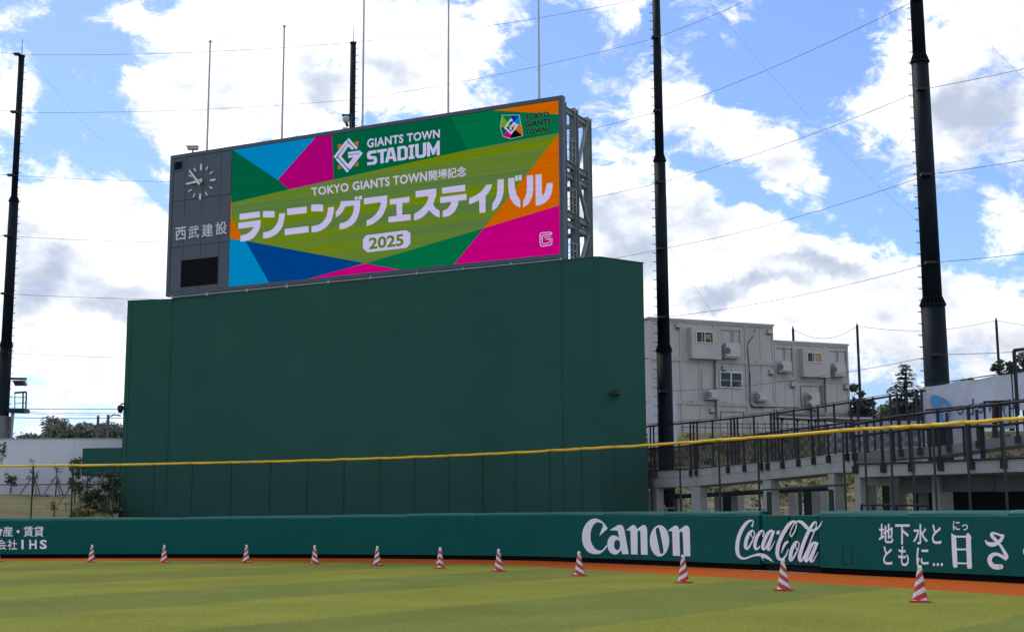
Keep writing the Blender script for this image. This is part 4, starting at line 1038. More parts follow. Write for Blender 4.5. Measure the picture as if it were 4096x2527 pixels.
# steel frame behind
def hcol(name, s, n, z0, z1, w=.3, parent=board):
    mb = MB(); t = .025
    mb.box((s-w/2, n-t/2-w/2, z0), (s+w/2, n+t/2-w/2, z1), fr); mb.box((s-w/2, n-t/2+w/2, z0), (s+w/2, n+t/2+w/2, z1), fr)
    mb.box((s-t/2, n-w/2+t/2, z0+.002), (s+t/2, n+w/2-t/2, z1-.002), fr)
    return mb.build(name, M['galv'], parent)
NN = (-.25-.9, -1.5-.35, -3.15)
for si in (BS1-.17, BS1-4.2, BS1-9.0, BS0+.6):
    for k, n in enumerate((-.46, -1.62, -3.2)):
        hcol('steel_column', si, n, ZT-.35, BZ1-.15, (.2, .32, .32)[k])
    for z in (BZ1-.45, BZ0+4.45, BZ0+3.95, BZ0+2.15, BZ0+1.7):
        mb = MB(); t = .02; w = .16
        for dz in (-.12, .12): mb.box((si-w/2, -3.42, z+dz-t/2), (si+w/2, -.3, z+dz+t/2), fr)
        mb.box((si-t/2, -3.41, z-.11), (si+t/2, -.31, z+.11), fr)
        mb.build('cross_beam', M['galv'], board)
    for z0, z1, up in ((BZ0+4.5, BZ1-.5, 1), (BZ0+2.2, BZ0+3.9, 0), (ZT-.1, BZ0+1.6, 1)):
        a, b = (-1.85, -3.0) if up else (-3.0, -1.85)
        MB().bar(fr(si+.05, a, z0), fr(si+.05, b, z1), .14, .12).build('diagonal_brace', M['galv'], board)
for z in (BZ1-.45, BZ0+4.45, BZ0+3.95, BZ0+2.15, BZ0+1.7):
    for n in (-.46, -3.2):
        MB().box((BS0+.6, n-.06, z-.1), (BS1-.36, n+.08, z+.1), fr).build('long_beam', M['galv'], board)
for z in (BZ0+4.6, BZ0+2.3, ZT-.0):
    ob = MB().box((BS1-4.5, -1.4, z-.03), (BS1-.05, -.62, z+.0), fr).build('walkway_plate', M['galv2'], board)
    for h in (.35, .7, 1.05):
        MB().tube([fr(BS1-.02, -.7, z+h), fr(BS1-.02, -1.42, z+h)], .018, 6).build('guard_rail', M['galv2'], board)
        MB().tube([fr(BS1-1.6, -1.42, z+h), fr(BS1-.02, -1.42, z+h)], .018, 6).build('guard_rail', M['galv2'], board)
    for n in (-.72, -1.05, -1.42):
        MB().tube([fr(BS1-.02, n, z), fr(BS1-.02, n, z+1.08)], .02, 6).build('guard_post', M['galv2'], board)

# cameras on top
cp = BP.px(772, 598, -.3)
bc = thing('bullet_camera', cp, 'pale bullet camera on a short stem above the clock panel', 'camera')
MB().tube([(cp.x, cp.y, BZ1), (cp.x, cp.y, BZ1+.22)], .04, 8).build('stem', M['railblack'], bc)
zc = BZ1+.36
MB().box((cp.x-.28, cp.y-.13, zc-.1), (cp.x+.26, cp.y+.13, zc+.06)).build('housing', M['flagpole'], bc, bevel=.02)
MB().box((cp.x-.34, cp.y-.16, zc+.062), (cp.x+.28, cp.y+.16, zc+.09)).build('sun_shield', M['flagpole'], bc)
cp = BP.px(1392, 520, -.3); zt = BZ1
dm = thing('pan_camera', (cp.x, cp.y, zt), 'white dome camera hanging from a hooded black bracket on top of the scoreboard', 'camera')
MB().bar((cp.x+.13, cp.y, zt), (cp.x+.13, cp.y, zt+.78), .09, .09).build('mast', M['railblack'], dm)
MB().box((cp.x-.30, cp.y-.12, zt+.76), (cp.x+.17, cp.y+.12, zt+.80)).build('hood', M['railblack'], dm)
MB().tube([(cp.x-.1, cp.y-.02, zt+v_) for v_ in (.74, .68, .56, .45, .38)], [.08, .16, .17, .13, .07], 14).build('dome', M['acwhite'], dm, smooth=True)
MB().tube([(cp.x-.08, cp.y-.02, zt+.37), (cp.x-.02, cp.y, zt+.22)], .07, 8).build('lens_housing', M['railblack'], dm)
MB().box((cp.x-.26, cp.y-.08, zt+.05), (cp.x+.0, cp.y+.08, zt+.15)).build('fixed_camera', M['acwhite'], dm)

# ------------------------------------------------------------------ flag poles behind the board
FL = [(497, 163, 66.0, 'leftmost thin pale pole, with its ball top in view'), (676*1.6712, 102, 64.3, 'second thin pale pole from the left, ball top in view near the cloud'), (868*1.6712, -60, 62.5, 'thin pale pole just right of the dark net pole behind the scoreboard'), (1073*1.6712, -120, 60.7, 'fourth thin pale pole from the left, above the dark green part of the picture'), (1291*1.6712, -190, 58.9, 'rightmost thin pale pole, above the small hexagonal emblem')]
FL[0] = (495*1.6712, 163, 66.0, FL[0][3])
for (u, vt, D, lb) in FL:
    D *= TK; zt = None
    b_ = at_y(u, 620 if u < 900 else 450, D); x, y = b_.x, b_.y
    zt = at_y(u, vt, D).z if u < 1300 else EYE+(25.6-EYE)*TK+4
    o = thing('flagpole', (x, y, ZT-.35), lb, 'pole', 'thin pale poles behind the scoreboard')
    MB().tube([(x, y, ZT-.35), (x, y, 19), (x, y, zt-.1)], [.075, .06, .045], 10).build('shaft', M['flagpole'], o, smooth=True)
    MB().tube([(x, y, zt-.12), (x, y, zt-.06), (x, y, zt-.03), (x, y, zt+.02)], [.05, .09, .09, .03], 10).build('finial', M['flagpole'], o)

# ------------------------------------------------------------------ big net poles
rung_mb = MB()
rung_mb.tube([(0, -.06, 0), (.13, -.06, .01), (.17, 0, .01), (.13, .06, .01), (0, .06, 0)], .010, 5)
rung_me = None
UNIT = 3.2
def level(k): return 1.6+UNIT*k
def net_pole(u, v, D, side, segs, top, lb, collars, diam):
    b_ = at_y(u, v, D); x, y = b_.x, b_.y
    o = thing('net_pole', (x, y, 0), lb, 'pole', 'tall dark net poles around the outfield')
    zs = [0]+collars+[top]
    for i in range(len(zs)-1):
        r0 = lerp_tab(diam, zs[i]+.01)/2; r1 = lerp_tab(diam, zs[i+1]-.01)/2
        MB().tube([(x, y, zs[i]), (x, y, zs[i+1])], [r0, r1], 24).build('pole_section', M['bigpole'], o, smooth=True)
    for zc in collars:
        r = lerp_tab(diam, zc-.01)/2; r2 = lerp_tab(diam, zc+.01)/2
        MB().tube([(x, y, zc-.02), (x, y, zc+.03)], r+.045, 24).build('collar', M['bigpole'], o)
        for k in range(18):
            a = k*math.pi/9
            c, s_ = math.cos(a), math.sin(a)
            mb = MB(); P = [(x+c*(r2-.01), y+s_*(r2-.01), zc+.03), (x+c*(r+.04), y+s_*(r+.04), zc+.03), (x+c*(r2+.0), y+s_*(r2+.0), zc+.33)]
            tx, ty = -s_*.012, c*.012
            P = [(p[0]+tx, p[1]+ty, p[2]) for p in P]+[(p[0]-tx, p[1]-ty, p[2]) for p in P]
            mb.add(P, [(0, 1, 2), (3, 5, 4), (0, 3, 4, 1), (1, 4, 5, 2), (2, 5, 3, 0)]).build('gusset', M['bigpole'], o)
    global rung_me
    z = 3.0
    while z < top-.2:
        r = lerp_tab(diam, z)/2
        if rung_me is None:
            tmp = rung_mb.build('rung', M['railblack']); rung_me = tmp.data; bpy.data.objects.remove(tmp)
        inst('rung', rung_me, o, (x+side*(r-.01), y-.05, z), (0, 0, 0 if side > 0 else math.pi))
        z += .43
    return o, x, y

P3 = net_pole(3714, 900, 48, -1, 0, 29, 'thickest dark net pole, at the right, rising above the white banner', [14.55+.0, 24.6], [(0, 1.04), (12.99, .93), (13.0, .80), (22, .70), (22.1, .60), (29, .45)]) if False else None
def zlev(u, v, D): return at_y(u, v, D).z
D1, D2, D3, D0 = 74.5, 62.5, 48.0, 75.5
cA = [zlev(3722, 1221, D3), zlev(3680, 250, D3)]
P3 = net_pole(3714, 900, D3, -1, 0, 28.4, 'thickest dark net pole, far right, rising above the white banner', cA, [(0, .93), (cA[0]-.001, .86), (cA[0]+.001, .70), (cA[1]-.001, .625), (cA[1]+.001, .50), (30, .40)])
cB = [zlev(2661, 1404, D2), zlev(2637, 645, D2)]
P2 = net_pole(2640, 700, D2, -1, 0, 27.6, 'dark net pole standing between the green tower and the grey prefab block', cB, [(0, .78), (cB[0]-.001, .72), (cB[0]+.001, .595), (cB[1]-.001, .555), (cB[1]+.001, .44), (30, .36)])
cL = [zlev(30, 1385, D1), zlev(54, 806, D1)]
P1 = net_pole(56, 800, D1, 1, 0, zlev(87, 226, D1), 'leftmost dark net pole with a lamp and a railed platform near its foot', cL, [(0, .72), (cL[0]-.001, .66), (cL[0]+.001, .58), (cL[1]-.001, .52), (cL[1]+.001, .36), (30, .33)])
P0 = net_pole(1411, 330, D0, 1, 0, zlev(1413, 174, D0), 'dark net pole whose upper end shows above the middle of the scoreboard', [18.0], [(0, .6), (17.99, .45), (18.01, .38), (30, .33)])
for Pn, top_ in ((P1, zlev(87, 226, D1)), (P0, zlev(1413, 174, D0)), (P2, 27.6), (P3, 28.4)):
    o, x, y = Pn
    MB().tube([(x, y, top_), (x, y, top_+1.05)], [.025, .012], 6).build('lightning_rod', M['railblack'], o)
    MB().tube([(x, y, top_-.02), (x, y, top_+.05)], .2, 14).build('top_cap', M['bigpole'], o)
# lamp and platform on the leftmost pole
o, x, y = P1
Lp = lambda X, Y: at_y(X/4.724, 1480+Y/4.724, D1)
a = Lp(205, 160); b = Lp(500, 165)
MB().bar(a, b, .14, .12).build('lamp_arm', M['railblack'], o)
lm = MB().add([Lp(230, 195), Lp(430, 195), Lp(470, 295), Lp(285, 298)]+[p+Vector((0, .4, .05)) for p in (Lp(230, 195), Lp(430, 195), Lp(470, 295), Lp(285, 298))], [(0, 1, 2, 3), (4, 7, 6, 5), (0, 4, 5, 1), (1, 5, 6, 2), (2, 6, 7, 3), (3, 7, 4, 0)]).build('floodlight', M['railblack'], o)
MB().tube([Lp(495, 185), Lp(520, 215), Lp(525, 250), Lp(500, 290), Lp(455, 305)], .012, 5).build('lamp_cable', M['cable'], o)
MB().box(Lp(180, 800)+Vector((0, -.4, 0)), Lp(505, 735)+Vector((0, .5, 0))).build('platform', M['railblack'], o)
for p, q, w in (((280, 420), (280, 735), .04), ((438, 430), (432, 735), .07), ((500, 415), (488, 735), .07)): MB().bar(Lp(*p), Lp(*q), w, w).build('platform_post', M['fpost'], o)
for p, q, w in (((275, 428), (500, 412), .1), ((200, 515), (490, 508), .035), ((280, 630), (490, 620), .035)): MB().bar(Lp(*p), Lp(*q), w, w).build('platform_rail', M['fpost'], o)
cb_ = Lp(-60, 870)
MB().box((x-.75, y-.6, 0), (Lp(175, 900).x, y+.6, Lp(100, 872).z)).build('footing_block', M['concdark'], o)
MB().tube([Lp(240, 815), Lp(215, 1300)], [.1, .06], 6).build('conduit', M['flagpole'], o)

# ------------------------------------------------------------------ net cables between the poles
cabn = 0
poles = [(P1, D1, 1), (P0, D0, 1), (P2, D2, -1), (P3, D3, -1)]
lev = {'P1': [226, 455.5, 707, 949, 1178, 1413], 'P2': [None, 161, 453, 737, 1001, 1272, 1567], 'P3': [None, None, 10, 370, 709, 1058, 1424]}
K_ = [7.85, 6.88, 5.82, 4.79, 3.84, 2.85, 1.82]
def cable(a, b, sag, r, m, lb, grp, n=14):
    a = Vector(a); b = Vector(b)
    pts = [a.lerp(b, i/n)-Vector((0, 0, sag*4*(i/n)*(1-i/n))) for i in range(n+1)]
    ob = MB().tube(pts, r, 5).build('net_cable', m, None, loc=tuple(a))
    tag(ob, lb, 'cable', grp); return ob
x1, y1 = P1[1], P1[2]; x0, y0 = P0[1], P0[2]; x2, y2 = P2[1], P2[2]; x3, y3 = P3[1], P3[2]
zP1 = [zlev(u, v, D1) for u, v in zip((86, 74, 58, 44, 32, 24), lev['P1'])]
zP1.append(zP1[-1]-3.25)
zP2 = [27.0]+[zlev(2640, v, D2) for v in lev['P2'][1:]]
zP3 = [29.3-.9, 25.2]+[zlev(3700, v, D3) for v in lev['P3'][2:]]
zP3[0] = 28.3; zP3[1] = zP3[2]+3.3
zP0 = [zlev(1413, 176, D0), zlev(1413, 405, D0)]+[zP1[k]-.1 for k in range(2, 7)]
ordn = ['top', 'second', 'third', 'fourth', 'fifth', 'sixth', 'seventh']
grp = 'net cables strung between the tall dark poles'
xL, yL = -40, 66.5
xR, yR = 24.5, 38.0
for k in range(7):
    if k < 6: cable((xL, yL, zP1[k]-.1), (x1, y1-.25, zP1[k]), .15, .0105, M['cable'], ordn[k]+' dark cable from the top, running off the left edge from the leftmost pole', grp)
    if k < 6: cable((x1, y1-.25, zP1[k]), (x0, y0-.25, zP0[k]), .25, .0105, M['cable'], ordn[k]+' dark cable between the leftmost pole and the pole behind the scoreboard', grp)
    if k < 6: cable((x0, y0-.25, zP0[k]), (x2, y2-.3, zP2[k]), .25, .0105, M['cable'], ordn[k]+' dark cable between the pole behind the scoreboard and the next pole right', grp)
    cable((x2, y2-.35, zP2[k]), (x3, y3-.4, zP3[k]), .25, .0105, M['cable'], ordn[k]+' dark cable from the top between the two right-hand poles', grp)
    cable((x3, y3-.4, zP3[k]), (xR, yR, zP3[k]+(.0)), .25, .0105, M['cable'], ordn[k]+' dark cable from the top, running off the right edge from the thickest pole', grp)
    for (Pn, D_p, zz_) in ((P2, D2, zP2[k]), (P3, D3, zP3[k]), (P1, D1, zP1[k])):
        if Pn is P1 and k == 6: continue
        MB().box((Pn[1]-.3, Pn[2]-.5, zz_-.05), (Pn[1]+.05, Pn[2]-.2, zz_+.05)).build('cable_clamp', M['railblack'], Pn[0])
# slack halyard lines
def thin(u0, v0, d0, u1, v1, d1, sag, lb):
    a = at_y(u0, v0, d0); b = at_y(u1, v1, d1)
    ob = cable(a, b, sag, .0055, M['cablethin'], lb, 'thin slack pull lines hanging off the net poles'); ob.name = 'pull_line'
thin(2820, -20, 57, 3680, 895, 49, .5, 'thin slanting line crossing the blue sky towards the thickest pole')
thin(2675, 985, 60, 2880, 1290, 62, .1, 'thin short line slanting down from the pole right of the green tower')
thin(3780, -20, 50, 4140, 360, 52, .1, 'thin slanting line in the top right corner of the sky')
thin(1915, 60, 64, 2230, 350, 62, .1, 'thin slanting line left of the scoreboard steel frame')
thin(125, 235, 71, 420, 570, 71, .3, 'thin slanting line to the right of the leftmost pole top')
thin(65, 1440, 71, 500, 1603, 66, .2, 'thin slanting line low down between the leftmost pole and the tower')
# far power lines on the left
for k, (va, vb) in enumerate(((1629, 1627), (1640, 1647), (1646, 1653), (1665, 1664))):
    a = at_y(-60, va, 95); b = at_y(700, vb, 95)
    ob = MB().tube([a.lerp(b, i/10)-Vector((0, 0, .15*4*(i/10)*(1-i/10))) for i in range(11)], .03 if k in (0, 3) else .018, 5).build('power_line', M['cablethin'], None, loc=tuple(a))
    tag(ob, ('highest', 'second', 'third', 'lowest')[k]+' far power line above the left-hand trees', 'cable', 'far power lines over the trees')
for u, vt in ((393, 1662), (433, 1659)):
    a = at_y(u, vt, 94)
    q = thing('utility_pole', (a.x, a.y, 0), 'far utility pole %s among the left-hand treetops' % ('left of its twin' if u < 400 else 'with a lamp arm'), 'pole')
    MB().tube([(a.x, a.y, 0), (a.x, a.y, a.z)], [.16, .1], 8).build('shaft', M['fan'], q)
    MB().bar((a.x-.5, a.y, a.z-.7), (a.x+.5, a.y, a.z-.7), .08).build('crossarm', M['fan'], q)
    if u > 400: MB().tube([(a.x, a.y, a.z-.2), (a.x+.4, a.y, a.z+.02), (a.x+.9, a.y, a.z-.08)], [.03, .06, .04], 6).build('lamp_arm', M['fan'], q)

# ------------------------------------------------------------------ left background: bank, white wall
ld = MB()
XS = [i/21 for i in range(22)]
rows = []
for j, (dn, z) in enumerate(((62.2, .0), (62.8, 1.2), (64.5, 2.05), (66.5, 2.55), (68.2, 2.95), (70.6, 3.05))):
    rows.append([(x, dn-max(0, -25-x)*.03, z+.06*math.sin(x*1.3+j)) for x in [-60+(60-.2935*dn)*t for t in XS]])
c = len(rows[0])
ld.add([p for r in rows for p in r], [(i*c+k, i*c+k+1, (i+1)*c+k+1, (i+1)*c+k) for i in range(len(rows)-1) for k in range(c-1)])
tag(ld.build('grass_bank', M['lawn'], smooth=True), kind='structure')
ww = thing('white_panel_wall', (-22, 70.5, 2.8), 'long plain pale wall of smooth panels standing on the grass bank at left', 'wall')
zt_w = at_y(0, 1757, 70).z
xp = -47.0; i = 0
while xp < -12.5:
    MB().box((xp+.004, 70.0, 2.85), (xp+2.996, 70.25, zt_w)).build('wall_panel', M['whitewall'], ww)
    xp += 3
MB().box((-47, 69.97, zt_w+.001), (-12.5, 70.28, zt_w+.05)).build('wall_coping', M['conc'], ww)
MB().tube([(-40, 69.6, 3.55), (-14, 69.6, 3.55)], .025, 6).build('low_rail', M['railblack'], ww)

# ------------------------------------------------------------------ vegetation
def leaves(mb, c, r, n, size, rn, flat=.5, mi=0):
    for _ in range(n):
        while True:
            p = Vector((rn.uniform(-1, 1), rn.uniform(-1, 1), rn.uniform(-1, 1)))
            if p.length < 1: break
        p = p*(.55+.45*rn.random()) if rn.random() < .6 else p.normalized()*rn.uniform(.75, 1.05)
        q = Vector(c)+Vector((p.x*r[0], p.y*r[1], p.z*r[2]))
        a = Vector((rn.gauss(0, 1), rn.gauss(0, 1), rn.gauss(0, flat))).normalized()*size*rn.uniform(.6, 1.3)
        b = a.cross(Vector((rn.gauss(0, 1), rn.gauss(0, 1), rn.gauss(0, 1)))).normalized()*size*rn.uniform(.3, .6)
        mb.add([q-a, q+b, q+a, q-b], [(0, 1, 2, 3)], mi)
    return mb

def tree(name, x, y, z0, h, cr, lb, grp, lm, seed, bark='bark', clumps=14, per=130, size=.22, low=.35, cat='tree', trunk=.16):
    rn = random.Random(seed)
    o = thing(name, (x, y, z0), lb, cat, grp)
    tmb = MB(); top = Vector((x+rn.uniform(-.2, .2), y, z0+h*.8))
    tmb.tube([(x, y, z0), (x+rn.uniform(-.1, .1), y, z0+h*.4), top], [trunk, trunk*.7, trunk*.25], 8)
    cmb = MB()
    for k in range(clumps):
        a = rn.uniform(0, 2*math.pi); rr = cr*math.sqrt(rn.random())*.85; hz = z0+h*(low+(1-low)*rn.random()**.85*.92)
        sh = 1-.55*max(0, (hz-z0)/h-.55)/.45
        c = Vector((x+math.cos(a)*rr*sh, y+math.sin(a)*rr*sh*.8, hz))
        s0 = Vector((x, y, z0+h*rn.uniform(.25, .6)))
        tmb.tube([s0, s0.lerp(c, .5)+Vector((0, 0, -.1*h*rn.random()*.4)), c], [trunk*.4, trunk*.22, trunk*.08], 5)
        cs = cr*rn.uniform(.28, .46)
        leaves(cmb, c, (cs, cs, cs*.72), per, size, rn)
    tmb.build('trunk', M[bark], o, smooth=True)
    cmb.build('crown', M[lm], o)
    return o

tg = 'broad trees in a row beyond the pale wall at left'
for k, (u, vt, D, cr, lb) in enumerate(((130, 1700, 98, 2.2, 'thin open tree at the left end of the row beyond the pale wall'), (185, 1690, 96, 2.6, 'rounded dense tree beyond the pale wall, next to the thin open one'), (262, 1668, 100, 3.2, 'tallest dense tree beyond the pale wall at left'), (325, 1690, 97, 2.6, 'dense tree beyond the pale wall, left of the utility poles'), (378, 1684, 99, 2.7, 'dense tree beyond the pale wall, under the utility poles'), (440, 1692, 96, 2.5, 'tree beyond the pale wall partly behind the street lamp arm'), (492, 1706, 98, 2.4, 'tree beyond the pale wall touching the green tower edge'))):
    p = at_y(u, vt, D)
    tree('broadleaf_tree', p.x, D, 0, p.z, cr*.8 if k else 1.5, lb, tg, 'leaffar', 50+k, clumps=30 if k else 12, per=360 if k else 130, size=.14, low=.42)
p = at_y(70, 1735, 100); tree('broadleaf_tree', p.x, 100, 0, p.z, 1.8, 'low sparse tree just right of the leftmost pole foot', tg, 'leaffar', 61, clumps=14, per=90, size=.13, low=.5)

def sapling(u, v0, vt, D, lm, lb, spread, n, size, stakes=True, seed=1, bark='barkdark', grp=None, cat='sapling', branches=9, name='staked_sapling'):
    rn = random.Random(seed); b_ = at_y(u, v0, D); h = at_y(u, vt, D).z-b_.z
    o = thing(name, tuple(b_), lb, cat, grp)
    tm = MB(); tm.tube([b_, b_+Vector((.03, 0, h*.55)), b_+Vector((-.02, 0, h))], [.035, .025, .008], 6); lf = MB()
    for k in range(branches):
        z = h*rn.uniform(.35, .95); a = rn.uniform(0, 6.28); l = spread*rn.uniform(.5, 1)
        e = b_+Vector((math.cos(a)*l, math.sin(a)*l*.6, z+l*rn.uniform(.4, 1.0)))
        s_ = b_+Vector((0, 0, z)); tm.tube([s_, s_.lerp(e, .5)+Vector((0, 0, -.03)), e], [.014, .01, .004], 4)
        leaves(lf, s_.lerp(e, .65), (l*.45, l*.4, l*.5), n, size, rn)
    tm.build('stem', M[bark], o)
    if lf.v: lf.build('foliage', M[lm], o)
    if stakes:
        for dx, dy in ((-1.0, 0), (.45, -.3), (.35, .5)):
            MB().tube([b_+Vector((dx*h*.42, dy, 0)), b_+Vector((dx*.02, dy*.05, h*.62))], .028, 6).build('stake', M['wood'], o)
    return o
sg = 'young plants along the foot of the pale wall'
sapling(42, 1972, 1905, 69.2, 'leafmid', 'small feathery green shrub at the far left of the pale wall', .42, 16, .08, False, 3, grp=sg, cat='shrub', branches=12, name='shrub')
sapling(130, 1985, 1850, 68.6, 'leafblack', 'dark leaved staked sapling behind the first fence post from the left', .35, 12, .07, True, 4, grp=sg)
sapling(222, 1985, 1855, 68.6, 'leafblack', 'nearly bare staked sapling in front of the pale wall', .5, 3, .06, True, 5, grp=sg, branches=13)
sapling(296, 2045, 1846, 66.5, 'leafmid', 'tall slim leafy green plant at the second fence post', .45, 34, .085, True, 6, grp=sg, branches=22)
sapling(345, 2020, 1890, 66.3, 'leafmid', 'thin green sapling left of the green arm underside', .45, 10, .08, False, 7, grp=sg, branches=12)
sapling(388, 2040, 1900, 66.0, 'leafblack', 'sparse dark sapling seen under the green arm', .4, 10, .07, False, 8, grp=sg, branches=12)
sapling(432, 2060, 1905, 65.5, 'leafblack', 'dense dark leafed tree close to the tower wall under the arm', .6, 22, .085, False, 9, grp=sg, branches=24, cat='tree', name='small_tree')
sapling(462, 2060, 1915, 65.8, 'leafmid', 'green leafy tree hugging the tower wall under the arm', .5, 24, .08, False, 10, grp=sg, branches=18, cat='tree', name='small_tree')
sapling(215, 2065, 2020, 64.0, 'leafdry', 'low dry shrub at the fence foot on the grass bank', .4, 14, .07, False, 11, grp=sg, cat='shrub', branches=10, name='shrub')
def bush(u, v, D, r, lm, lb, n=500, size=.1, seed=1, grp=None):
    b_ = at_y(u, v, D); rn = random.Random(seed); o = thing('bush', (b_.x, b_.y, b_.z-r[2]), lb, 'bush', grp)
    m_ = MB()
    for k in range(7): leaves(m_, b_+Vector((rn.uniform(-.6, .6)*r[0], rn.uniform(-.5, .5)*r[1], rn.uniform(-.6, .5)*r[2])), (r[0]*.55, r[1]*.55, r[2]*.55), n//7, size, rn)
    m_.build('foliage', M[lm], o)
    st = MB()
    for k in range(6): st.tube([(b_.x+rn.uniform(-.2, .2), b_.y, b_.z-r[2]-.2), b_+Vector((rn.uniform(-.6, .6)*r[0], 0, rn.uniform(0, .6)*r[2]))], .012, 4)
    st.build('stems', M['barkdark'], o)
bush(375, 1988, 66.5, (.8, .5, .45), 'leafmid', 'rounded green bush under the green arm', seed=21)
bush(385, 2035, 64.8, (.7, .5, .45), 'leafmid', 'low green bush beside the black stair rail', seed=22)
bush(330, 2052, 64.2, (.6, .4, .25), 'leafdry', 'dry brown bush at the foot of the stair rail', seed=23)
bush(445, 2055, 64.6, (.6, .5, .35), 'leafblack', 'dark shaded bush next to the tower wall', seed=24)
bush(8, 1800, 66.8, (.32, .3, .55), 'leafmid', 'wispy branch tips at the left edge before the pale wall', n=70, size=.09, seed=25)
for k, u in enumerate((20, 60, 95, 150, 185, 245, 262)):
    b_ = at_y(u, 1984, 69.2); rn = random.Random(80+k); m_ = MB(); leaves(m_, b_, (.35, .25, .1), 60, .06, rn)
    m_ = tag(m_.build('weed_tuft', M['leafblack' if k % 2 else 'leafmid'], None, loc=tuple(b_)), 'low weed tuft at the foot of the pale wall, '+('at the far left edge', 'beside the feathery shrub', 'left of the dark leaved sapling', 'right of the dark leaved sapling', 'between the two staked saplings', 'right of the bare staked sapling', 'left of the tall slim plant')[k], 'weed', 'weed tufts along the foot of the pale wall')
rl = thing('stair_rail', tuple(at_y(287, 2065, 64.5)), 'black sloping stair handrail among the bushes at left', 'handrail')
rp = [at_y(287, 2040, 64.5), at_y(345, 2020, 64.6), at_y(425, 1985, 64.8)]
MB().tube(rp, .035, 6).build('rail', M['railblack'], rl)
for q in rp: MB().tube([q, Vector((q.x, q.y, q.z-.9))], .035, 6).build('rail_post', M['railblack'], rl)
rp2 = thing('garden_fence', tuple(at_y(260, 2065, 64.9)), 'low brown rail fence behind the second fence post', 'fence')
MB().tube([at_y(256, 2012, 64.9), at_y(325, 2013, 64.9)], .025, 6).build('rail', M['wood'], rp2)
for u in (264, 322): MB().tube([at_y(u, 2012, 64.9), at_y(u-3, 2068, 64.9)], .025, 6).build('rail_post', M['wood'], rp2)

# ------------------------------------------------------------------ right background: slope, terrace, prefab building
sl = MB(); rn = random.Random(5)
rows = []
for j in range(16):
    y = 58+j*1.85; z = max(0, (y-59.5)*.27)
    rows.append([(x, y+rn.uniform(-.2, .2), z+(rn.uniform(-.22, .22) if 0 < j < 15 else 0)) for x in [4+i*1.6 for i in range(36)]])
c = len(rows[0])
sl.add([p for r in rows for p in r], [(i*c+k, i*c+k+1, (i+1)*c+k+1, (i+1)*c+k) for i in range(15) for k in range(c-1)])
tag(sl.build('weedy_slope', M['slope'], smooth=True), kind='structure')
MB_t = MB().add([(-2, 85.5, 6.9), (130, 85.5, 6.9), (130, 260, 6.9), (-2, 260, 6.9), (-2, 85.5, 0), (130, 85.5, 0)], [(0, 1, 2, 3), (0, 1, 5, 4)])
tag(MB_t.build('upper_terrace', M['dirt']), kind='structure')
vg = MB(); rn = random.Random(9)
for k in range(1500):
    x = rn.uniform(5, 40); y = rn.uniform(59, 84.5); z = max(0, (y-59.5)*.27)
    r = rn.uniform(.15, .5); leaves(vg, (x, y, z+r*.4), (r, r, r*.8), 22, .10, rn, flat=1.6, mi=rn.choice((0, 0, 1, 1, 2)))
tag(vg.build('slope_weeds', [M['leafdry'], M['leafmid'], M['slope']]), 'tangle of dry and green weeds covering the slope behind the ramp', kind='stuff')

PA = ground_pt(2680, 89, 1300)
CPn = Plane(PA, (math.cos(math.radians(23)), math.sin(math.radians(23))))
cf = CPn.P
pre = thing('prefab_building', (*CPn.P(4, -3, 0).xy, 6.9), 'stacked grey prefab container offices with windows and air conditioners', 'building')
cs = lambda u, v=1500: CPn.sz(u, v)[0]
cz = lambda u, v: CPn.sz(u, v)[1]
# tiers: top edge z
z3 = cz(2900, 1292.5); z2 = cz(2863, 1443); z1 = cz(2863, 1613)
zs_ = [6.9, z1, z2, z3]
tiers = [(6.9, z1), (z1, z2), (z2, z3)]
colA = [cs(2600), cs(2728), cs(2863), cs(2990), cs(3099)]
colB = [cs(3099)+.02, cs(3180), cs(3300), cs(3396)]
zb2 = cz(3180, 1371); zb1 = cz(3180, 1517); zb0 = cz(3180, 1640)
def unit(sa, sb, za, zb):
    """one container end: recessed skin, corner posts, top and bottom rails"""
    MB().box((sa+.05, -6, za+.02), (sb-.05, -.05, zb-.03), cf).build('unit_wall', M['contain'], pre)
    for s_ in (sa+.01, sb-.13): MB().box((s_, -.12, za+.17), (s_+.12, .02, zb-.13), cf).build('corner_post', M['contain'], pre)
    MB().box((sa+.01, -.12, zb-.13), (sb-.01, .035, zb-.005), cf).build('top_beam', M['contbeam'], pre)
    MB().box((sa+.01, -.12, za+.005), (sb-.01, .03, za+.17), cf).build('bottom_beam', M['contbeam'], pre)
    MB().box((sa+.5, .036, za+.06), (sa+.8, .045, za+.10), cf).build('fork_pocket', M['fan'], pre)
    MB().box(((sa+sb)/2-.01, -.052, za+.18), ((sa+sb)/2+.01, -.042, zb-.14), cf).build('wall_seam', M['fan'], pre)
for za, zb in tiers:
    for a, b in zip(colA, colA[1:]): unit(a, b, za, zb)
for za, zb in ((zb0-2.4, zb0), (zb0, zb1), (zb1, zb2)):
    for a, b in zip(colB, colB[1:]): unit(a, b, za, zb)
MB().box((colA[0]-.05, -6.2, z3), (colA[-1]+.05, .1, z3+.12), cf).build('roof_edge', M['contbeam'], pre)
MB().box((colB[0]+.04, -6.2, zb2), (colB[-1]+.05, .1, zb2+.12), cf).build('roof_edge', M['contbeam'], pre)
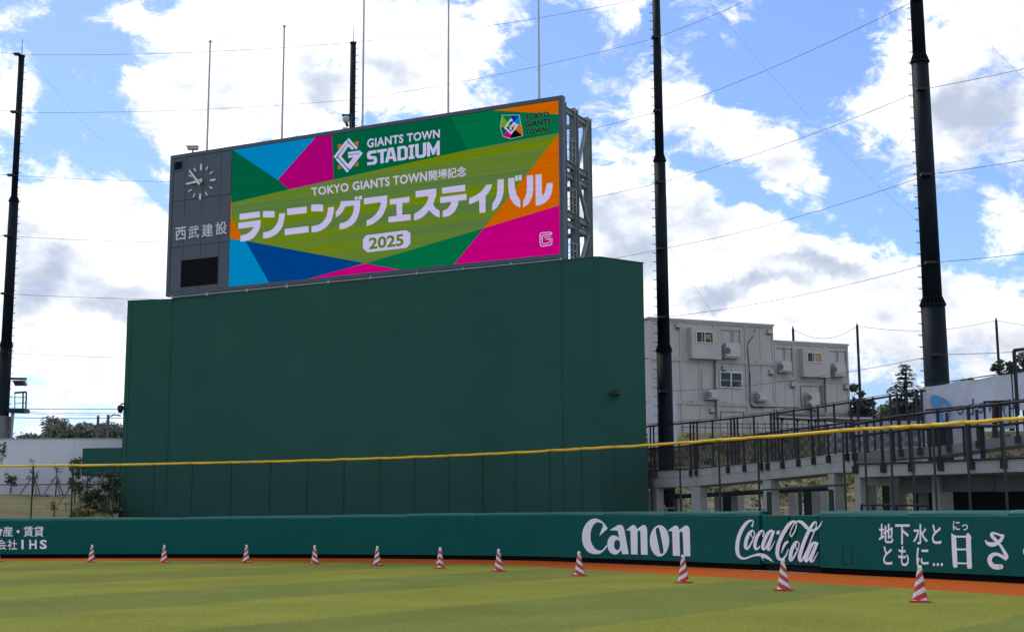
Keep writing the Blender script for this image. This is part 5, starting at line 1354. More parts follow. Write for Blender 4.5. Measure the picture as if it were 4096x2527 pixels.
# dark joints between stacked units
def rect(name, u0, v0, u1, v1, m, n0=-.05, n1=.03, parent=pre):
    s0 = CPn.sz((u0+u1)/2, v0)[0]
    sa = cs(u0, (v0+v1)/2); sb = cs(u1, (v0+v1)/2); zb = cz((u0+u1)/2, v0); za = cz((u0+u1)/2, v1)
    return MB().box((sa, n0, za), (sb, n1, zb), cf).build(name, M[m] if isinstance(m, str) else m, parent)
O1 = lambda x, y: (2580+x/3.15, 1260+y/3.15)
O2 = lambda x, y: (3000+x/3.15, 1320+y/3.15)
# projecting window bays
def bay(O, x0, y0, x1, y1, wx0, wy0, wx1, wy1, kind):
    a = O(x0, y0); b = O(x1, y1)
    w = rect('window_bay', *a, *b, 'contain', -.05, .55)
    c0 = O(wx0, wy0); c1 = O(wx1, wy1)
    # window lies on bay front: shift towards viewer
    sa = CPn.sz(c0[0], (c0[1]+c1[1])/2, .55)[0]; sb = CPn.sz(c1[0], (c0[1]+c1[1])/2, .55)[0]
    zt = CPn.sz((c0[0]+c1[0])/2, c0[1], .55)[1]; zb = CPn.sz((c0[0]+c1[0])/2, c1[1], .55)[1]
    f = MB()
    e = .06
    f.box((sa, .54, zb), (sb, .61, zb+e), cf); f.box((sa, .54, zt-e), (sb, .61, zt), cf); f.box((sa, .54, zb+e), (sa+e, .61, zt-e), cf); f.box((sb-e, .54, zb+e), (sb, .61, zt-e), cf)
    m_ = (sa+sb)/2; f.box((m_-.025, .54, zb+e), (m_+.025, .615, zt-e), cf)
    fo = f.build('window_frame', M['alum'], w)
    for p, q in ((sa+e, m_-.026), (m_+.026, sb-e)): MB().box((p, .551, zb+e), (q, .57, zt-e), cf).build('window_pane', M['glass'], w)
    if kind == 1:
        for p, q, r0, r1 in ((m_-.25, m_-.15, .05, .95), (m_-.1, m_+.5, .35, .45), (m_+.1, m_+.45, .5, .8), (m_+.42, m_+.5, .1, .9)): MB().box((p, .572, zb+e+(zt-zb-2*e)*r0), (min(q, sb-e), .576, zb+e+(zt-zb-2*e)*r1), cf).build('window_goods', M['ochre'], w)
    else:
        MB().box((m_+.05, .572, zb+e+.02), (sb-e-.03, .576, zt-e-.02), cf).build('window_goods', M['ochre'], w)
        MB().box((m_-.2, .572, zb+e+.02), (m_-.08, .576, zt-e-.02), cf).build('window_goods', M['ochre'], w)
bay(O1, 540, 170, 905, 560, 640, 208, 858, 352, 1)
bay(O2, 615, 248, 945, 600, 715, 282, 905, 408, 2)
# ordinary window, second tier
w = rect('window', *O1(940, 712), *O1(1222, 918), 'alum', -.05, .05)
def pane(x0, y0, x1, y1, m): rect('window_pane', *O1(x0, y0), *O1(x1, y1), m, .051, .058, w)
pane(952, 725, 1073, 818, 'glassgreen'); pane(952, 824, 1073, 900, 'glass'); pane(1090, 733, 1210, 825, 'glassgreen'); pane(1090, 832, 1210, 905, 'glass')
rect('window_goods', *O1(1170, 845), *O1(1200, 895), 'fan', .0585, .062, w)
# recessed plant panels and air conditioners
def ac(O, x0, y0, x1, y1, fans, big=False):
    a = O(x0, y0); b = O(x1, y1); un = rect('air_conditioner', *a, *b, 'acwhite', .15, .5)
    for fx, fy, r in fans:
        p = O(fx, fy); c0 = CPn.sz(*p, .5); rr = r/3.15/FOC*90
        k = MB().tube([cf(c0[0], .5, c0[1]), cf(c0[0], .53, c0[1])], rr, 16).build('fan_grille', M['fan'], un)
        MB().tube([cf(c0[0], .53, c0[1]), cf(c0[0], .55, c0[1])], rr*.25, 10).build('fan_hub', M['acwhite'] if not big else M['fan'], un)
    sa = cs(a[0]); sb = cs(b[0]); z = cz(a[0], b[1])
    MB().box((sa-.1, -.05, z-.09), (sb+.1, .55, z-.03), cf).build('bracket_shelf', M['contbeam'], un)
    return un
def frame_rect(O, x0, y0, x1, y1):
    for q in ((x0, y0, x1, y0+5), (x0, y0, x0+5, y1), (x1-5, y0, x1, y1)): rect('panel_frame', *O(q[0], q[1]), *O(q[2], q[3]), 'fan', -.05, .0)
frame_rect(O1, 925, 190, 1200, 570); frame_rect(O2, 325, 228, 530, 560); frame_rect(O2, 955, 265, 1210, 590); frame_rect(O2, 640, 702, 890, 960); frame_rect(O1, 955, 1215, 1250, 1330)
ac(O1, 975, 360, 1150, 530, ((1042, 447, 42),), True)
ac(O1, 752, 948, 878, 1052, ((806, 1000, 36),))
ac(O1, 1372, 972, 1490, 1072, ((1420, 1022, 34),))
ac(O2, 345, 400, 475, 520, ((390, 460, 38),), True)
ac(O2, 1020, 430, 1155, 575, ((1066, 495, 38),), True)
ac(O2, 690, 792, 830, 985, ((748, 848, 38), (748, 948, 36)), True)
for O, x, y in ((O1, 405, 135), (O1, 990, 668), (O1, 835, 1200), (O2, 235, 22), (O2, 258, 530), (O2, 530, 688), (O2, 1205, 715), (O1, 872, 200), (O2, 918, 280)):
    s_ = 22 if x not in (872, 918) else 12
    h = rect('vent_hood', *O(x-s_, y-s_*1.3), *O(x+s_, y+s_*1.2), 'contbeam', -.05, .2)
    rect('vent_mouth', *O(x-s_, y+s_*1.2+1), *O(x+s_, y+s_*1.2+7), 'black', -.04, .19, h)
def pipe(pts, O, r, m='fan', name='drain_pipe'):
    MB().tube([CPn.px(*O(x, y), .08) for x, y in pts], r, 6).build(name, M[m], pre)
pipe([(880, 575), (882, 900), (905, 1290)], O1, .05); pipe([(895, 570), (900, 880), (915, 1290)], O1, .03, 'acwhite')
pipe([(1370, 185), (1382, 205), (1360, 270), (1300, 350), (1292, 420), (1312, 640), (1325, 1100), (1370, 1160), (1500, 1165)], O1, .025, 'railblack', 'loose_cable')
pipe([(728, 685), (728, 940)], O1, .05, 'acwhite'); pipe([(15, 530), (18, 770)], O2, .05, 'acwhite'); pipe([(1345, 720), (1345, 950)], O1, .05, 'acwhite')
pipe([(905, 690), (918, 1000)], O2, .04); pipe([(945, 600), (955, 1030)], O2, .05)
pipe([(0, 930), (30, 965), (340, 968), (620, 975)], O2, .025, 'railblack', 'loose_cable')
pipe([(1105, 205), (1105, 350)], O1, .03); pipe([(432, 235), (432, 370)], O2, .03); pipe([(1108, 270), (1105, 400)], O2, .03)
pipe([(1125, 215), (1240, 400)], O1, .015, 'contbeam', 'stay_wire'); pipe([(950, 200), (985, 270)], O1, .015, 'contbeam', 'stay_wire'); pipe([(450, 240), (500, 320)], O2, .015, 'contbeam', 'stay_wire')
# left flank of the building with its seams
wbz = thing('white_sheet_board', tuple(at_y(2604, 1640, 80)), 'bluish white board beside the pole at the foot of the prefab block', 'board')
q0 = at_y(2590, 1577, 80); q1 = at_y(2707, 1690, 80)
MB().box((q0.x, 80, q1.z-2), (q1.x, 80.1, q0.z)).build('board_sheet', M['panelwhite'], wbz)

# ------------------------------------------------------------------ near walkway, deck, rear ramp
def run_point(tabD, u, v=1900):
    D = lerp_tab(tabD, u); r = ray(u, v); t = D/r.y
    return Vector((r.x*t, D))
class Run:
    """a straight or bent walkway edge given by (u, depth)"""
    def __init__(s, tab): s.tab = tab
    def p(s, u, v=1900):
        # intersect ray with polyline of plan points
        r = ray(u, v); P = [run_point(s.tab, a) for a, _ in s.tab]
        for A, B in zip(P, P[1:]):
            ca = A.x*r.y-A.y*r.x; cb2 = B.x*r.y-B.y*r.x
            if ca*cb2 <= 0 or (B is P[-1]) or (A is P[0] and ca > 0):
                t = ca/(ca-cb2) if abs(ca-cb2) > 1e-9 else 0
                q = A.lerp(B, t); return q
        return P[-1]
    def pz(s, u, v):
        q = s.p(u, v); r = ray(u, v); t = q.length/Vector((r.x, r.y)).length
        return Vector((q.x, q.y, EYE+r.z*t))
near = Run([(2560, 59.6), (3425, 42.8)])
deck = Run([(3418, 42.6), (4300, 36.8)])
rear = Run([(2560, 62.4), (3440, 48.2), (4300, 42.6)])
ramp = thing('concrete_walkway', (*near.p(2950), 0), 'grey concrete walkway with black mesh railings right of the green tower', 'walkway')
def slab(run, us, top, bot, depth, name, parent, m='conc'):
    mb = MB(); P = []
    for u in us:
        a = run.pz(u, lerp_tab(top, u)); b = run.pz(u, lerp_tab(bot, u)); P.append((a, b))
    d = (P[-1][0]-P[0][0]).xy.normalized(); n = Vector((-d.y, d.x, 0))
    if n.y < 0: n = -n
    n = n*depth
    V_ = []
    for a, b in P: V_ += [a, b, b+n, a+n]
    F_ = []
    for i in range(len(P)-1):
        for k in range(4): F_.append((i*4+k, i*4+(k+1) % 4, (i+1)*4+(k+1) % 4, (i+1)*4+k))
    F_ += [(0, 1, 2, 3), tuple((len(P)-1)*4+k for k in range(4))]
    return mb.add(V_, F_).build(name, M[m], parent)
NT = [(2560, 1892), (2597, 1886), (2758, 1879), (2985, 1857.5), (3122, 1845), (3314, 1818), (3425, 1808)]
NJ = [(2560, 1915), (2600, 1911), (2760, 1906.5), (2857, 1899), (3040, 1883), (3389, 1841), (3425, 1838)]
NBt = [(2560, 1955), (2600, 1948.5), (2764, 1944), (2799, 1942), (3040, 1919), (3085, 1915), (3314, 1891), (3347, 1888.6), (3425, 1887)]
slab(near, [2560, 2600, 2764, 2900, 3050, 3200, 3320, 3425], NT, NJ, 1.3, 'kerb_beam', ramp)
pN = lambda t: [(u, v+1.2) for u, v in t]
slab(near, [2560, 2600, 2764, 2900, 3050, 3200, 3320, 3425], pN(NJ), NBt, 1.25, 'edge_beam', ramp)
def col_(run, u0, u1, depth, zt, parent, off=.12, m='conc'):
    a = run.p(u0)+Vector((0, off)); b = run.p(u1)+Vector((0, off)); d = (b-a).normalized(); n = Vector((-d.y, d.x))
    if n.y < 0: n = -n
    return MB().prism([tuple(a), tuple(b), tuple(b+n*depth), tuple(a+n*depth)], 0, zt).build('column', M[m], parent)
zn = lambda u: near.pz(u, lerp_tab(NBt, u)).z
for u0, u1, dp in ((2600, 2627, .32), (2765, 2799, .32), (3053, 3085, .32), (3314, 3340, .32)):
    col_(near, u0, u1, dp, zn(u0), ramp)
for u0, u1 in ((2921, 2947), (3243, 3278), (2690, 2707)):
    col_(Run([(2560, 62.6), (3425, 47)]), u0, u1, .3, 2.7, ramp, 0)
for u0, u1 in ((2888, 2921), (3211, 3241)):
    col_(Run([(2560, 63.2), (3425, 47.6)]), u0, u1, .3, 2.7, ramp, 0, 'fpost')
MB().tube([Vector((*near.p(2700), 2.55))+Vector((0, 1.5, 0)), Vector((*near.p(3400), 2.62))+Vector((0, 1.5, 0))], .09, 8).build('service_pipe', M['railblack'], ramp)

def railing(run, feet, top, bot, footv, parent, foot=True, w=.065, posts_only=False):
    for u in feet:
        zb = run.pz(u, lerp_tab(bot, u)).z; zt = run.pz(u, lerp_tab(top, u)).z; q = run.p(u)+Vector((-.02, -.07))
        MB().box((q.x-w/2, q.y-w/2, zb-(.05 if foot else 0)), (q.x+w/2, q.y+w/2, zt+.05)).build('rail_post', M['railblack'], parent)
        if foot: MB().box((q.x-.085, q.y-.06, zb-.26), (q.x+.085, q.y+.06, zb-.02)).build('post_foot', M['railblack'], parent)
def rail(run, tab, parent, r=.035, dz=0, name='rail'):
    us_ = [a for a, _ in tab]
    pts = []
    for a, b in zip(tab, tab[1:]):
        k = 4
        for i in range(k): pts.append((a[0]+(b[0]-a[0])*i/k, a[1]+(b[1]-a[1])*i/k))
    pts.append(tab[-1])
    MB().tube([run.pz(u, v)+Vector((-.02, -.07, dz)) for u, v in pts], r, 6).build(name, M['railblack'], parent)
def infill(run, u0, u1, top, bot, parent, k=10, m='railnet'):
    lo, hi = [], []
    for i in range(k+1):
        u = u0+(u1-u0)*i/k
        lo.append(run.pz(u, lerp_tab(bot, u)-1)+Vector((-.02, -.04, .04))); hi.append(run.pz(u, lerp_tab(top, u))+Vector((-.02, -.04, -.03)))
    net_sheet('mesh_infill', [lo, hi], M[m], parent)
NR = [(2592, 1794), (2752, 1783), (3122, 1723), (3380, 1691), (3425, 1686)]
nf = (2625, 2765, 2787, 2914, 2980, 3048, 3073, 3133, 3197, 3258, 3318, 3393, 3422)
railing(near, nf, NR, NT, 0, ramp)
rail(near, NR, ramp); rail(near, [(u, v-5) for u, v in NT[1:]], ramp, .022)
edges = [2592, 2625, 2765, 2914, 2980, 3048, 3133, 3197, 3258, 3318, 3393, 3422]
for a, b in zip(edges, edges[1:]): infill(near, a, b, NR, NT, ramp, 2)

DT = [(3418, 1860), (3443, 1858.5), (3736, 1848), (4096, 1832.5), (4300, 1823)]
DB = [(3418, 1908.5), (3443, 1907), (3736, 1897), (4096, 1884.5), (4300, 1877)]
dk = thing('concrete_deck', (*deck.p(3850), 0), 'flat grey concrete deck with tall black mesh railings at the right', 'deck')
slab(deck, [3418, 3580, 3736, 3900, 4096, 4300], DT, DB, 3.4, 'deck_beam', dk)
col_(deck, 3418, 3440, .4, deck.pz(3430, 1907).z, dk, .03)
def deckbox(run, u0, v0, u1, v1, off, th, name, m, parent=dk):
    a = run.p(u0, (v0+v1)/2)+Vector((0, off)); b = run.p(u1, (v0+v1)/2)+Vector((0, off))
    def zz2(q, v, u):
        r = ray(u, v); return EYE+r.z*q.length/Vector((r.x, r.y)).length
    z1_ = zz2(a, v0, u0); z0_ = zz2(a, v1, u0)
    d = (b-a).normalized(); n = Vector((-d.y, d.x))*th
    if n.y < 0: n = -n
    return MB().prism([tuple(a), tuple(b), tuple(b+n), tuple(a+n)], z0_, z1_).build(name, M[m], parent)
dk2 = Run([(3418, 43.6), (4300, 38.2)])
deckbox(dk2, 3443, 1909, 3592, 1943, 0, .3, 'lower_beam', 'conc')
deckbox(dk2, 3443, 1943, 3477, 2090, .1, .5, 'column', 'conc')
deckbox(Run([(3418, 45.5), (4300, 40)]), 3530, 1930, 3560, 2090, 0, .4, 'column', 'fpost'); deckbox(Run([(3418, 45.2), (4300, 40)]), 3560, 1925, 3597, 2090, 0, .5, 'column', 'conc')
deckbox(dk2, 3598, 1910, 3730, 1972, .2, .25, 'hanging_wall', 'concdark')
deckbox(Run([(3418, 45.5), (4300, 40)]), 3653, 1960, 3675, 2090, 0, .4, 'column', 'fpost'); deckbox(Run([(3418, 45.2), (4300, 40)]), 3675, 1960, 3712, 2090, 0, .5, 'column', 'conc')
deckbox(dk2, 3733, 1905, 3764, 2090, .1, .8, 'column', 'conc')
for a, b in ((3766, 3850), (3852, 3994), (3996, 4140), (4142, 4280)):
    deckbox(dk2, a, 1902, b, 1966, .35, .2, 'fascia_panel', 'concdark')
deckbox(dk2, 3764, 1967, 4290, 2090, 2.4, .2, 'opening_dark_sheet', 'black')  # black sheet stands in for the darkness inside the opening
q = dk2.p(3764); q2 = dk2.p(4290)
DF = [(3418, 1696), (3595, 1664), (3704, 1651), (3736, 1648), (3973, 1618), (4096, 1605), (4300, 1580)]
DM = [(3418, 1744), (3470, 1736), (3640, 1718), (3760, 1711), (3873, 1706), (3990, 1701), (4096, 1689), (4300, 1668)]
railing(deck, (3422, 3534, 3646, 3763, 3887, 4016, 4150), DF, DT, 0, dk, w=.08)
rail(deck, DF, dk, .045); rail(deck, DM, dk, .045); rail(deck, [(u, v-3) for u, v in DT], dk, .03)
eu = [3418, 3534, 3646, 3763, 3887, 4016, 4150, 4290]
for a, b in zip(eu, eu[1:]): infill(deck, a, b, DM, DT, dk, 3)
for u in (3573, 3583, 3727, 3866, 3934, 3945): # slimmer intermediate stiles
    zb = deck.pz(u, lerp_tab(DT, u)).z; zt = deck.pz(u, lerp_tab(DM, u)).z; q = deck.p(u)+Vector((0, .05)); MB().box((q.x-.03, q.y-.03, zb), (q.x+.03, q.y+.03, zt)).build('stile', M['railblack'], dk)
lf = thing('low_black_rail', (*deck.p(3580), 0), 'low black rail under the concrete deck', 'handrail')
rq = Run([(3418, 42.0), (4300, 36.5)])
MB().tube([rq.pz(3446, 2018), rq.pz(3715, 2020)], .04, 6).build('rail', M['railblack'], lf)
for u in (3446, 3493, 3586, 3712): q = rq.pz(u, 2018); MB().tube([q, (q.x, q.y, 0)], .045, 6).build('rail_post', M['railblack'], lf)

rr = thing('rear_ramp', (*rear.p(3000), 0), 'rising concrete ramp with a tall black fence behind the near walkway', 'ramp')
RT = [(2560, 1880), (2800, 1868), (3100, 1842), (3440, 1805), (3736, 1786), (3980, 1752), (4096, 1738), (4300, 1715)]
RB = [(u, v+38) for u, v in RT]
slab(rear, [2560, 2800, 3100, 3440, 3736, 3980, 4096, 4300], RT, RB, 1.2, 'kerb_beam', rr)
RF = [(2560, 1716), (2592, 1705), (2856, 1682), (3040, 1662), (3254, 1631), (3480, 1598), (3683, 1565), (3702, 1562)]
rposts = (2606, 2619, 2767, 2780, 2794, 2856, 2930, 2944, 2957, 3023, 3091, 3105, 3119, 3185, 3254, 3282, 3347, 3415, 3443, 3506, 3575, 3603, 3643, 3683, 3702)
railing(rear, rposts, RF, RT, 0, rr, foot=False, w=.07)
rail(rear, RF, rr, .04); rail(rear, [(u, v-9) for u, v in RF], rr, .012, name='top_wire'); rail(rear, [(u, v+92) for u, v in RF[1:]], rr, .03)
railing(rear, (3475, 3608, 3685, 3800, 3921, 4080), [(3400, 1700), (4300, 1600)], RT, 0, rr, w=.08)
ru = [2560, 2619, 2780, 2856, 2944, 3023, 3105, 3185, 3268, 3347, 3429, 3506, 3575, 3643, 3702]
for a, b in zip(ru, ru[1:]): infill(rear, a, b, [(u, v+92) for u, v in RF], RT, rr, 2)
rail(rear, [(3702, 1640), (3900, 1622), (4300, 1575)], rr, .035)
for u0 in (2560, 2860, 3160, 3480, 3800): col_(rear, u0, u0+24, .3, 2.9, rr, .4)

# small gate frame on the deck, far right
gf = thing('gate_frame', (*deck.p(3975), 3.3), 'black framed mesh gate standing on the deck under the banner', 'gate')
dg = Run([(3700, 42.5), (4300, 38.2)])
for (a, b, w_) in (((3980, 1604), (3980, 1750), .13), ((3937, 1606), (3940, 1690), .05), ((3996, 1612), (3996, 1690), .05), ((4038, 1603), (4040, 1690), .05)):
    MB().bar(dg.pz(*a), dg.pz(*b), w_, w_).build('gate_post', M['railblack'], gf)
for a, b in (((3935, 1607), (4040, 1603)), ((3937, 1623), (4040, 1618))): MB().bar(dg.pz(*a), dg.pz(*b), .06, .06).build('gate_bar', M['railblack'], gf)
# tall frame post at the right edge
ef = thing('net_gantry', (*Run([(3700, 42.9), (4300, 38.6)]).p(4062), 3.3), 'tall black pipe frame at the right edge in front of the banner', 'frame')
e2 = Run([(3700, 42.9), (4300, 38.6)])
MB().tube([e2.pz(4056, 1402), e2.pz(4072, 1660)], .06, 8).build('frame_post', M['railblack'], ef)
MB().tube([e2.pz(4056, 1400), e2.pz(4200, 1385)], .05, 8).build('frame_bar', M['railblack'], ef)

# ------------------------------------------------------------------ banner
bn = Run([(3690, 46.6), (4400, 43.6)])
ban = thing('banner', (*bn.p(3900), 3.5), 'large white banner seen from behind with a blue loop logo and mirrored blue letters', 'banner')
BT = [(3708, 1547), (3776, 1535), (4000, 1501), (4096, 1487), (4400, 1440)]
def ban_sheet(u0, u1, nu, nv, zoff):
    mb = MB(); V_ = []; n3 = Vector((-.45, -.89, 0))
    for i in range(nu+1):
        u = u0+(u1-u0)*i/nu; zt = bn.pz(u, lerp_tab(BT, u)).z; zb = bn.pz(u, 1712).z if u < 4070 else bn.pz(u, 1640).z
        q = bn.p(u)
        for j in range(nv+1):
            t = j/nv; z = zt+(zb-zt)*t
            w_ = .05*math.sin((u-3700)*.045+t*3.1)*math.exp(-t*1.3)+.035*math.sin((u+z*60)*.03)+.02*math.sin(u*.11+t*8)
            sg_ = -.05*math.sin(math.pi*((u-3708) % 145)/145)*(1-t)
            V_.append(Vector((q.x, q.y, z+sg_*.6))+n3*w_)
    F_ = [(i*(nv+1)+j, i*(nv+1)+j+1, (i+1)*(nv+1)+j+1, (i+1)*(nv+1)+j) for i in range(nu) for j in range(nv)]
    return mb.add(V_, F_)
ban_sheet(3708, 4068, 60, 18, 0).build('banner_cloth', M['banner'], ban, smooth=True)
ban_sheet(4074, 4400, 30, 14, 0).build('banner_cloth', M['banner'], ban, smooth=True)
rail(bn, [(u, v-5) for u, v in BT], ban, .02, name='top_cable')
def on_ban(u, v, off=0):
    p = bn.pz(u, v); return p+Vector((-.45, -.89, 0))*(.13+off)
L1 = lambda pts: cv(pts, 3480, 1440, 4.725)
L2 = lambda pts: cv(pts, 3776, 1340, 4.725)
V1, F1 = curve_mesh([L1([(1155, 740), (1165, 695), (1195, 665), (1235, 662), (1300, 680), (1400, 722), (1480, 775), (1540, 840), (1560, 930), (1545, 1050), (1510, 1140), (1475, 1200), (1430, 1215), (1345, 1195), (1310, 1120), (1290, 1060), (1215, 930), (1170, 830)]), L1([(1345, 770), (1400, 815), (1460, 870), (1490, 930), (1480, 1010), (1440, 1110), (1410, 1170), (1385, 1080), (1365, 960), (1345, 860)])])
printed('banner_logo', [(V1, F1)], on_ban, M['bannerblue'], ban, off=.0)
for ch, x0, x1, y0, y1, mir in (('o', 262, 385, 1335, 1520, 0), ('d', 440, 578, 1212, 1525, 0), ('e', 660, 770, 1285, 1490, 1), ('w', 835, 990, 1300, 1480, 1), ('y', 1075, 1200, 1300, 1560, 1), ('u', 1240, 1360, 1215, 1420, 1)):
    V_, F_ = text_mesh(ch, .01); q = L2([(x0, y0), (x1, y0-8), (x1, y1-8), (x0, y1)])
    printed('banner_lettering', [(quad_map(V_, q, mirror=bool(mir)), F_)], on_ban, M['bannernavy'], ban, off=.03)

# ------------------------------------------------------------------ slim net posts and sagging net behind the prefab block
DN = 106
np_ = [(3178, 1303, 'short looking slim black post behind the roof of the lower prefab units'), (3438, 1290, 'slim black net post just right of the prefab block'), (4002, 1268, 'slim black net post above the banner at the right')]
tops = []
for (u, v, lb) in np_:
    a = at_y(u, v, DN); b_ = at_y(u+8, 1700, DN)
    o = thing('slim_net_post', (b_.x, DN, 6.0), lb, 'post', 'slim black net posts on the terrace')
    zt = a.z; x = b_.x
    MB().tube([(x, DN, 6), (x, DN, 6+(zt-6)*.5)], [.17, .14], 10).build('lower_section', M['railblack'], o)
    MB().tube([(x, DN, 6+(zt-6)*.5), (x, DN, zt-.3), (x, DN, zt)], [.11, .1, .02], 10).build('upper_section', M['railblack'], o)
    tops.append((x, zt-.25))
tops.append((tops[-1][0]+9.5, tops[-1][1]+.1))
nt_ = thing('safety_net', (tops[0][0], DN, 6), 'fine grey safety net sagging between the slim black posts', 'net')
for (xa, za), (xb, zb) in zip(tops, tops[1:]):
    if xb-xa > 8.5: xs = [(xa, za), ((xa+xb)/2, (za+zb)/2-.5), (xb, zb)]
    hi = []; lo = []; k = 12
    for i in range(k+1):
        t = i/k; sg_ = (.9 if xa == tops[0][0] else .6)*4*t*(1-t)
        hi.append((xa+(xb-xa)*t, DN, za+(zb-za)*t-sg_)); lo.append((xa+(xb-xa)*t, DN, 6.9))
    net_sheet('net_panel', [lo, hi], M['backnet'], nt_)
    MB().tube(hi, .022, 5).build('edge_rope', M['cablethin'], nt_)

# ------------------------------------------------------------------ conifer and trees right
def conifer(u, vt, vb, D, lb, width, seed):
    rn = random.Random(seed); a = at_y(u, vt, D); x, y = a.x, D; zb = at_y(u, vb, D).z; h = a.z-zb
    o = thing('conifer_tree', (x, y, zb-1), lb, 'tree'); tm = MB().tube([(x, y, zb-1), (x+.05, y, zb+h*.6), (x+.15, y, a.z-.3), (x-.25, y, a.z)], [.16, .09, .03, .01], 8); lf_ = MB()
    z = zb
    while z < a.z-.15:
        t = (z-zb)/h; L_ = width*(1-t)**.8*rn.uniform(.75, 1.15)+.25
        for k in range(7):
            an = rn.uniform(0, 6.28); dx, dy = math.cos(an), math.sin(an)
            l = L_*rn.uniform(.6, 1)
            pts = [Vector((x, y, z)), Vector((x+dx*l*.5, y+dy*l*.5, z+.12*l)), Vector((x+dx*l, y+dy*l, z-.02*l))]
            tm.tube(pts, [.03, .02, .006], 4)
            for q in range(int(26*l)):
                f = rn.random()**.8; p = pts[0].lerp(pts[2], f)+Vector((rn.gauss(0, .06), rn.gauss(0, .06), .1*l*math.sin(f*3.1)-rn.random()*.14))
                d = Vector((dx+rn.gauss(0, .5), dy+rn.gauss(0, .5), -.35)).normalized()*rn.uniform(.1, .2); w_ = Vector((-d.y, d.x, rn.gauss(0, .1))).normalized()*.035
                lf_.add([p-d, p+w_, p+d, p-w_], [(0, 1, 2, 3)])
        z += .26
    tm.build('trunk', M['barkdark'], o); lf_.build('crown', M['conifer'], o)
conifer(3614, 1449, 1650, 80, 'dark drooping conifer rising behind the black fence', 1.5, 3)
rg = 'far trees behind the right-hand fences'
def ftree(u, vt, D, z0, cr, lm, lb, seed, clumps=18, per=110, size=.16, low=.3):
    p = at_y(u, vt, D); tree('broadleaf_tree', p.x, D, z0, p.z-z0, cr, lb, rg, lm, seed, bark='barkdark', clumps=clumps, per=per, size=size, low=low)
ftree(3415, 1535, 95, 6.5, 1.0, 'leafdark', 'dark tree peeping out at the right end of the prefab block', 71)
ftree(3450, 1590, 93, 6.5, 1.1, 'leafdark', 'low dark tree right of the prefab block beside the slim post', 72)
ftree(3545, 1612, 82, 5.5, 1.1, 'leaffar', 'grey green tree left of the conifer behind the fence', 73)
ftree(3585, 1600, 84, 5.5, 1.1, 'leaffar', 'grey green tree at the foot of the conifer', 78)
ftree(3660, 1590, 84, 5.5, 1.2, 'leafdark', 'dark tree right of the conifer beside the banner', 74)
ftree(3880, 1484, 78, 6.5, .75, 'leafdry', 'small olive treetop peeking over the banner', 75, clumps=10, per=50)
ftree(4030, 1430, 76, 6.5, 1.2, 'leafdark', 'leafy dark tree beside the slim post over the banner', 76, clumps=16, per=60, size=.17)
ftree(4085, 1402, 76, 6.5, 1.1, 'leafdark', 'tallest dark tree at the right edge behind the pipe frame', 77, clumps=18, per=60, size=.17)
# grey house glimpsed behind the conifer
hs = thing('far_shed', tuple(at_y(3625, 1650, 81)), 'grey shed with pale uprights seen through the black fence by the conifer', 'shed')
a = at_y(3570, 1615, 81.5); b = at_y(3700, 1660, 81.5)
MB().box((a.x, 81.5, b.z-1.5), (b.x, 84, a.z-.2)).build('shed_wall', M['fan'], hs)
MB().box((a.x-.1, 81.3, a.z-.2), (b.x+.1, 84.2, a.z-.08)).build('shed_roof', M['contbeam'], hs)
for u in (3632, 3664): q = at_y(u, 1615, 81.4); MB().box((q.x-.04, 81.38, b.z-1.2), (q.x+.04, 81.45, a.z-.2)).build('upright', M['contbeam'], hs)
# dark pipe rack between walkway and prefab block
rk = thing('pipe_rack', tuple(at_y(3300, 1690, 70)), 'dark canopy beam on splayed struts in front of the prefab block', 'canopy')
a = at_y(3112, 1650, 70); b = at_y(3500, 1668, 70); a2 = at_y(3125, 1662, 70)
MB().add([a, b, b+Vector((0, 0, -.28)), a+Vector((0, 0, -.22)), a+Vector((0, 2, .1)), b+Vector((0, 2, .1)), b+Vector((0, 2, -.2)), a+Vector((0, 2, -.2))], [(0, 1, 2, 3), (4, 7, 6, 5), (0, 4, 5, 1), (3, 2, 6, 7), (0, 3, 7, 4), (1, 5, 6, 2)]).build('canopy_beam', M['fan'], rk)
for u in (3128, 3190, 3235, 3262, 3300, 3400, 3470):
    for du in (-9, 9):
        MB().bar(at_y(u+du, 1664, 70.2), at_y(u, 1690, 70.2), .05, .05).build('strut', M['railblack'], rk)
    MB().bar(at_y(u, 1664, 70.3), at_y(u, 1760, 70.3), .08, .08).build('support', M['fan'], rk)
MB().tube([at_y(3115, 1666, 69.9), at_y(3250, 1673, 69.9), at_y(3310, 1668, 69.9), at_y(3400, 1674, 69.9), at_y(3500, 1672, 69.9)], .05, 6).build('wrapped_pipe', M['contbeam'], rk)
gr_ = thing('grey_retaining_wall', tuple(at_y(3480, 1720, 66)), 'pale lilac retaining wall glimpsed through the railings below the canopy', 'wall')
a = at_y(3305, 1684, 76); b = at_y(3706, 1740, 76)
MB().box((a.x, 76, 4.3), (b.x+3, 76.3, a.z)).build('wall_face', M['whitewall'], gr_)
# thin guard rail in front of prefab block
gu = thing('terrace_guard_rail', tuple(at_y(2900, 1700, 84)), 'thin grey guard rail on the terrace before the prefab block', 'handrail')
for v in (1692, 1708): MB().tube([at_y(2720, v, 84), at_y(3240, v+4, 84)], .03, 6).build('rail', M['fan'], gu)
for u in range(2730, 3240, 30): q = at_y(u, 1686, 84); MB().tube([q, (q.x, q.y, q.z-.9)], .03, 5).build('rail_post', M['fan'], gu)
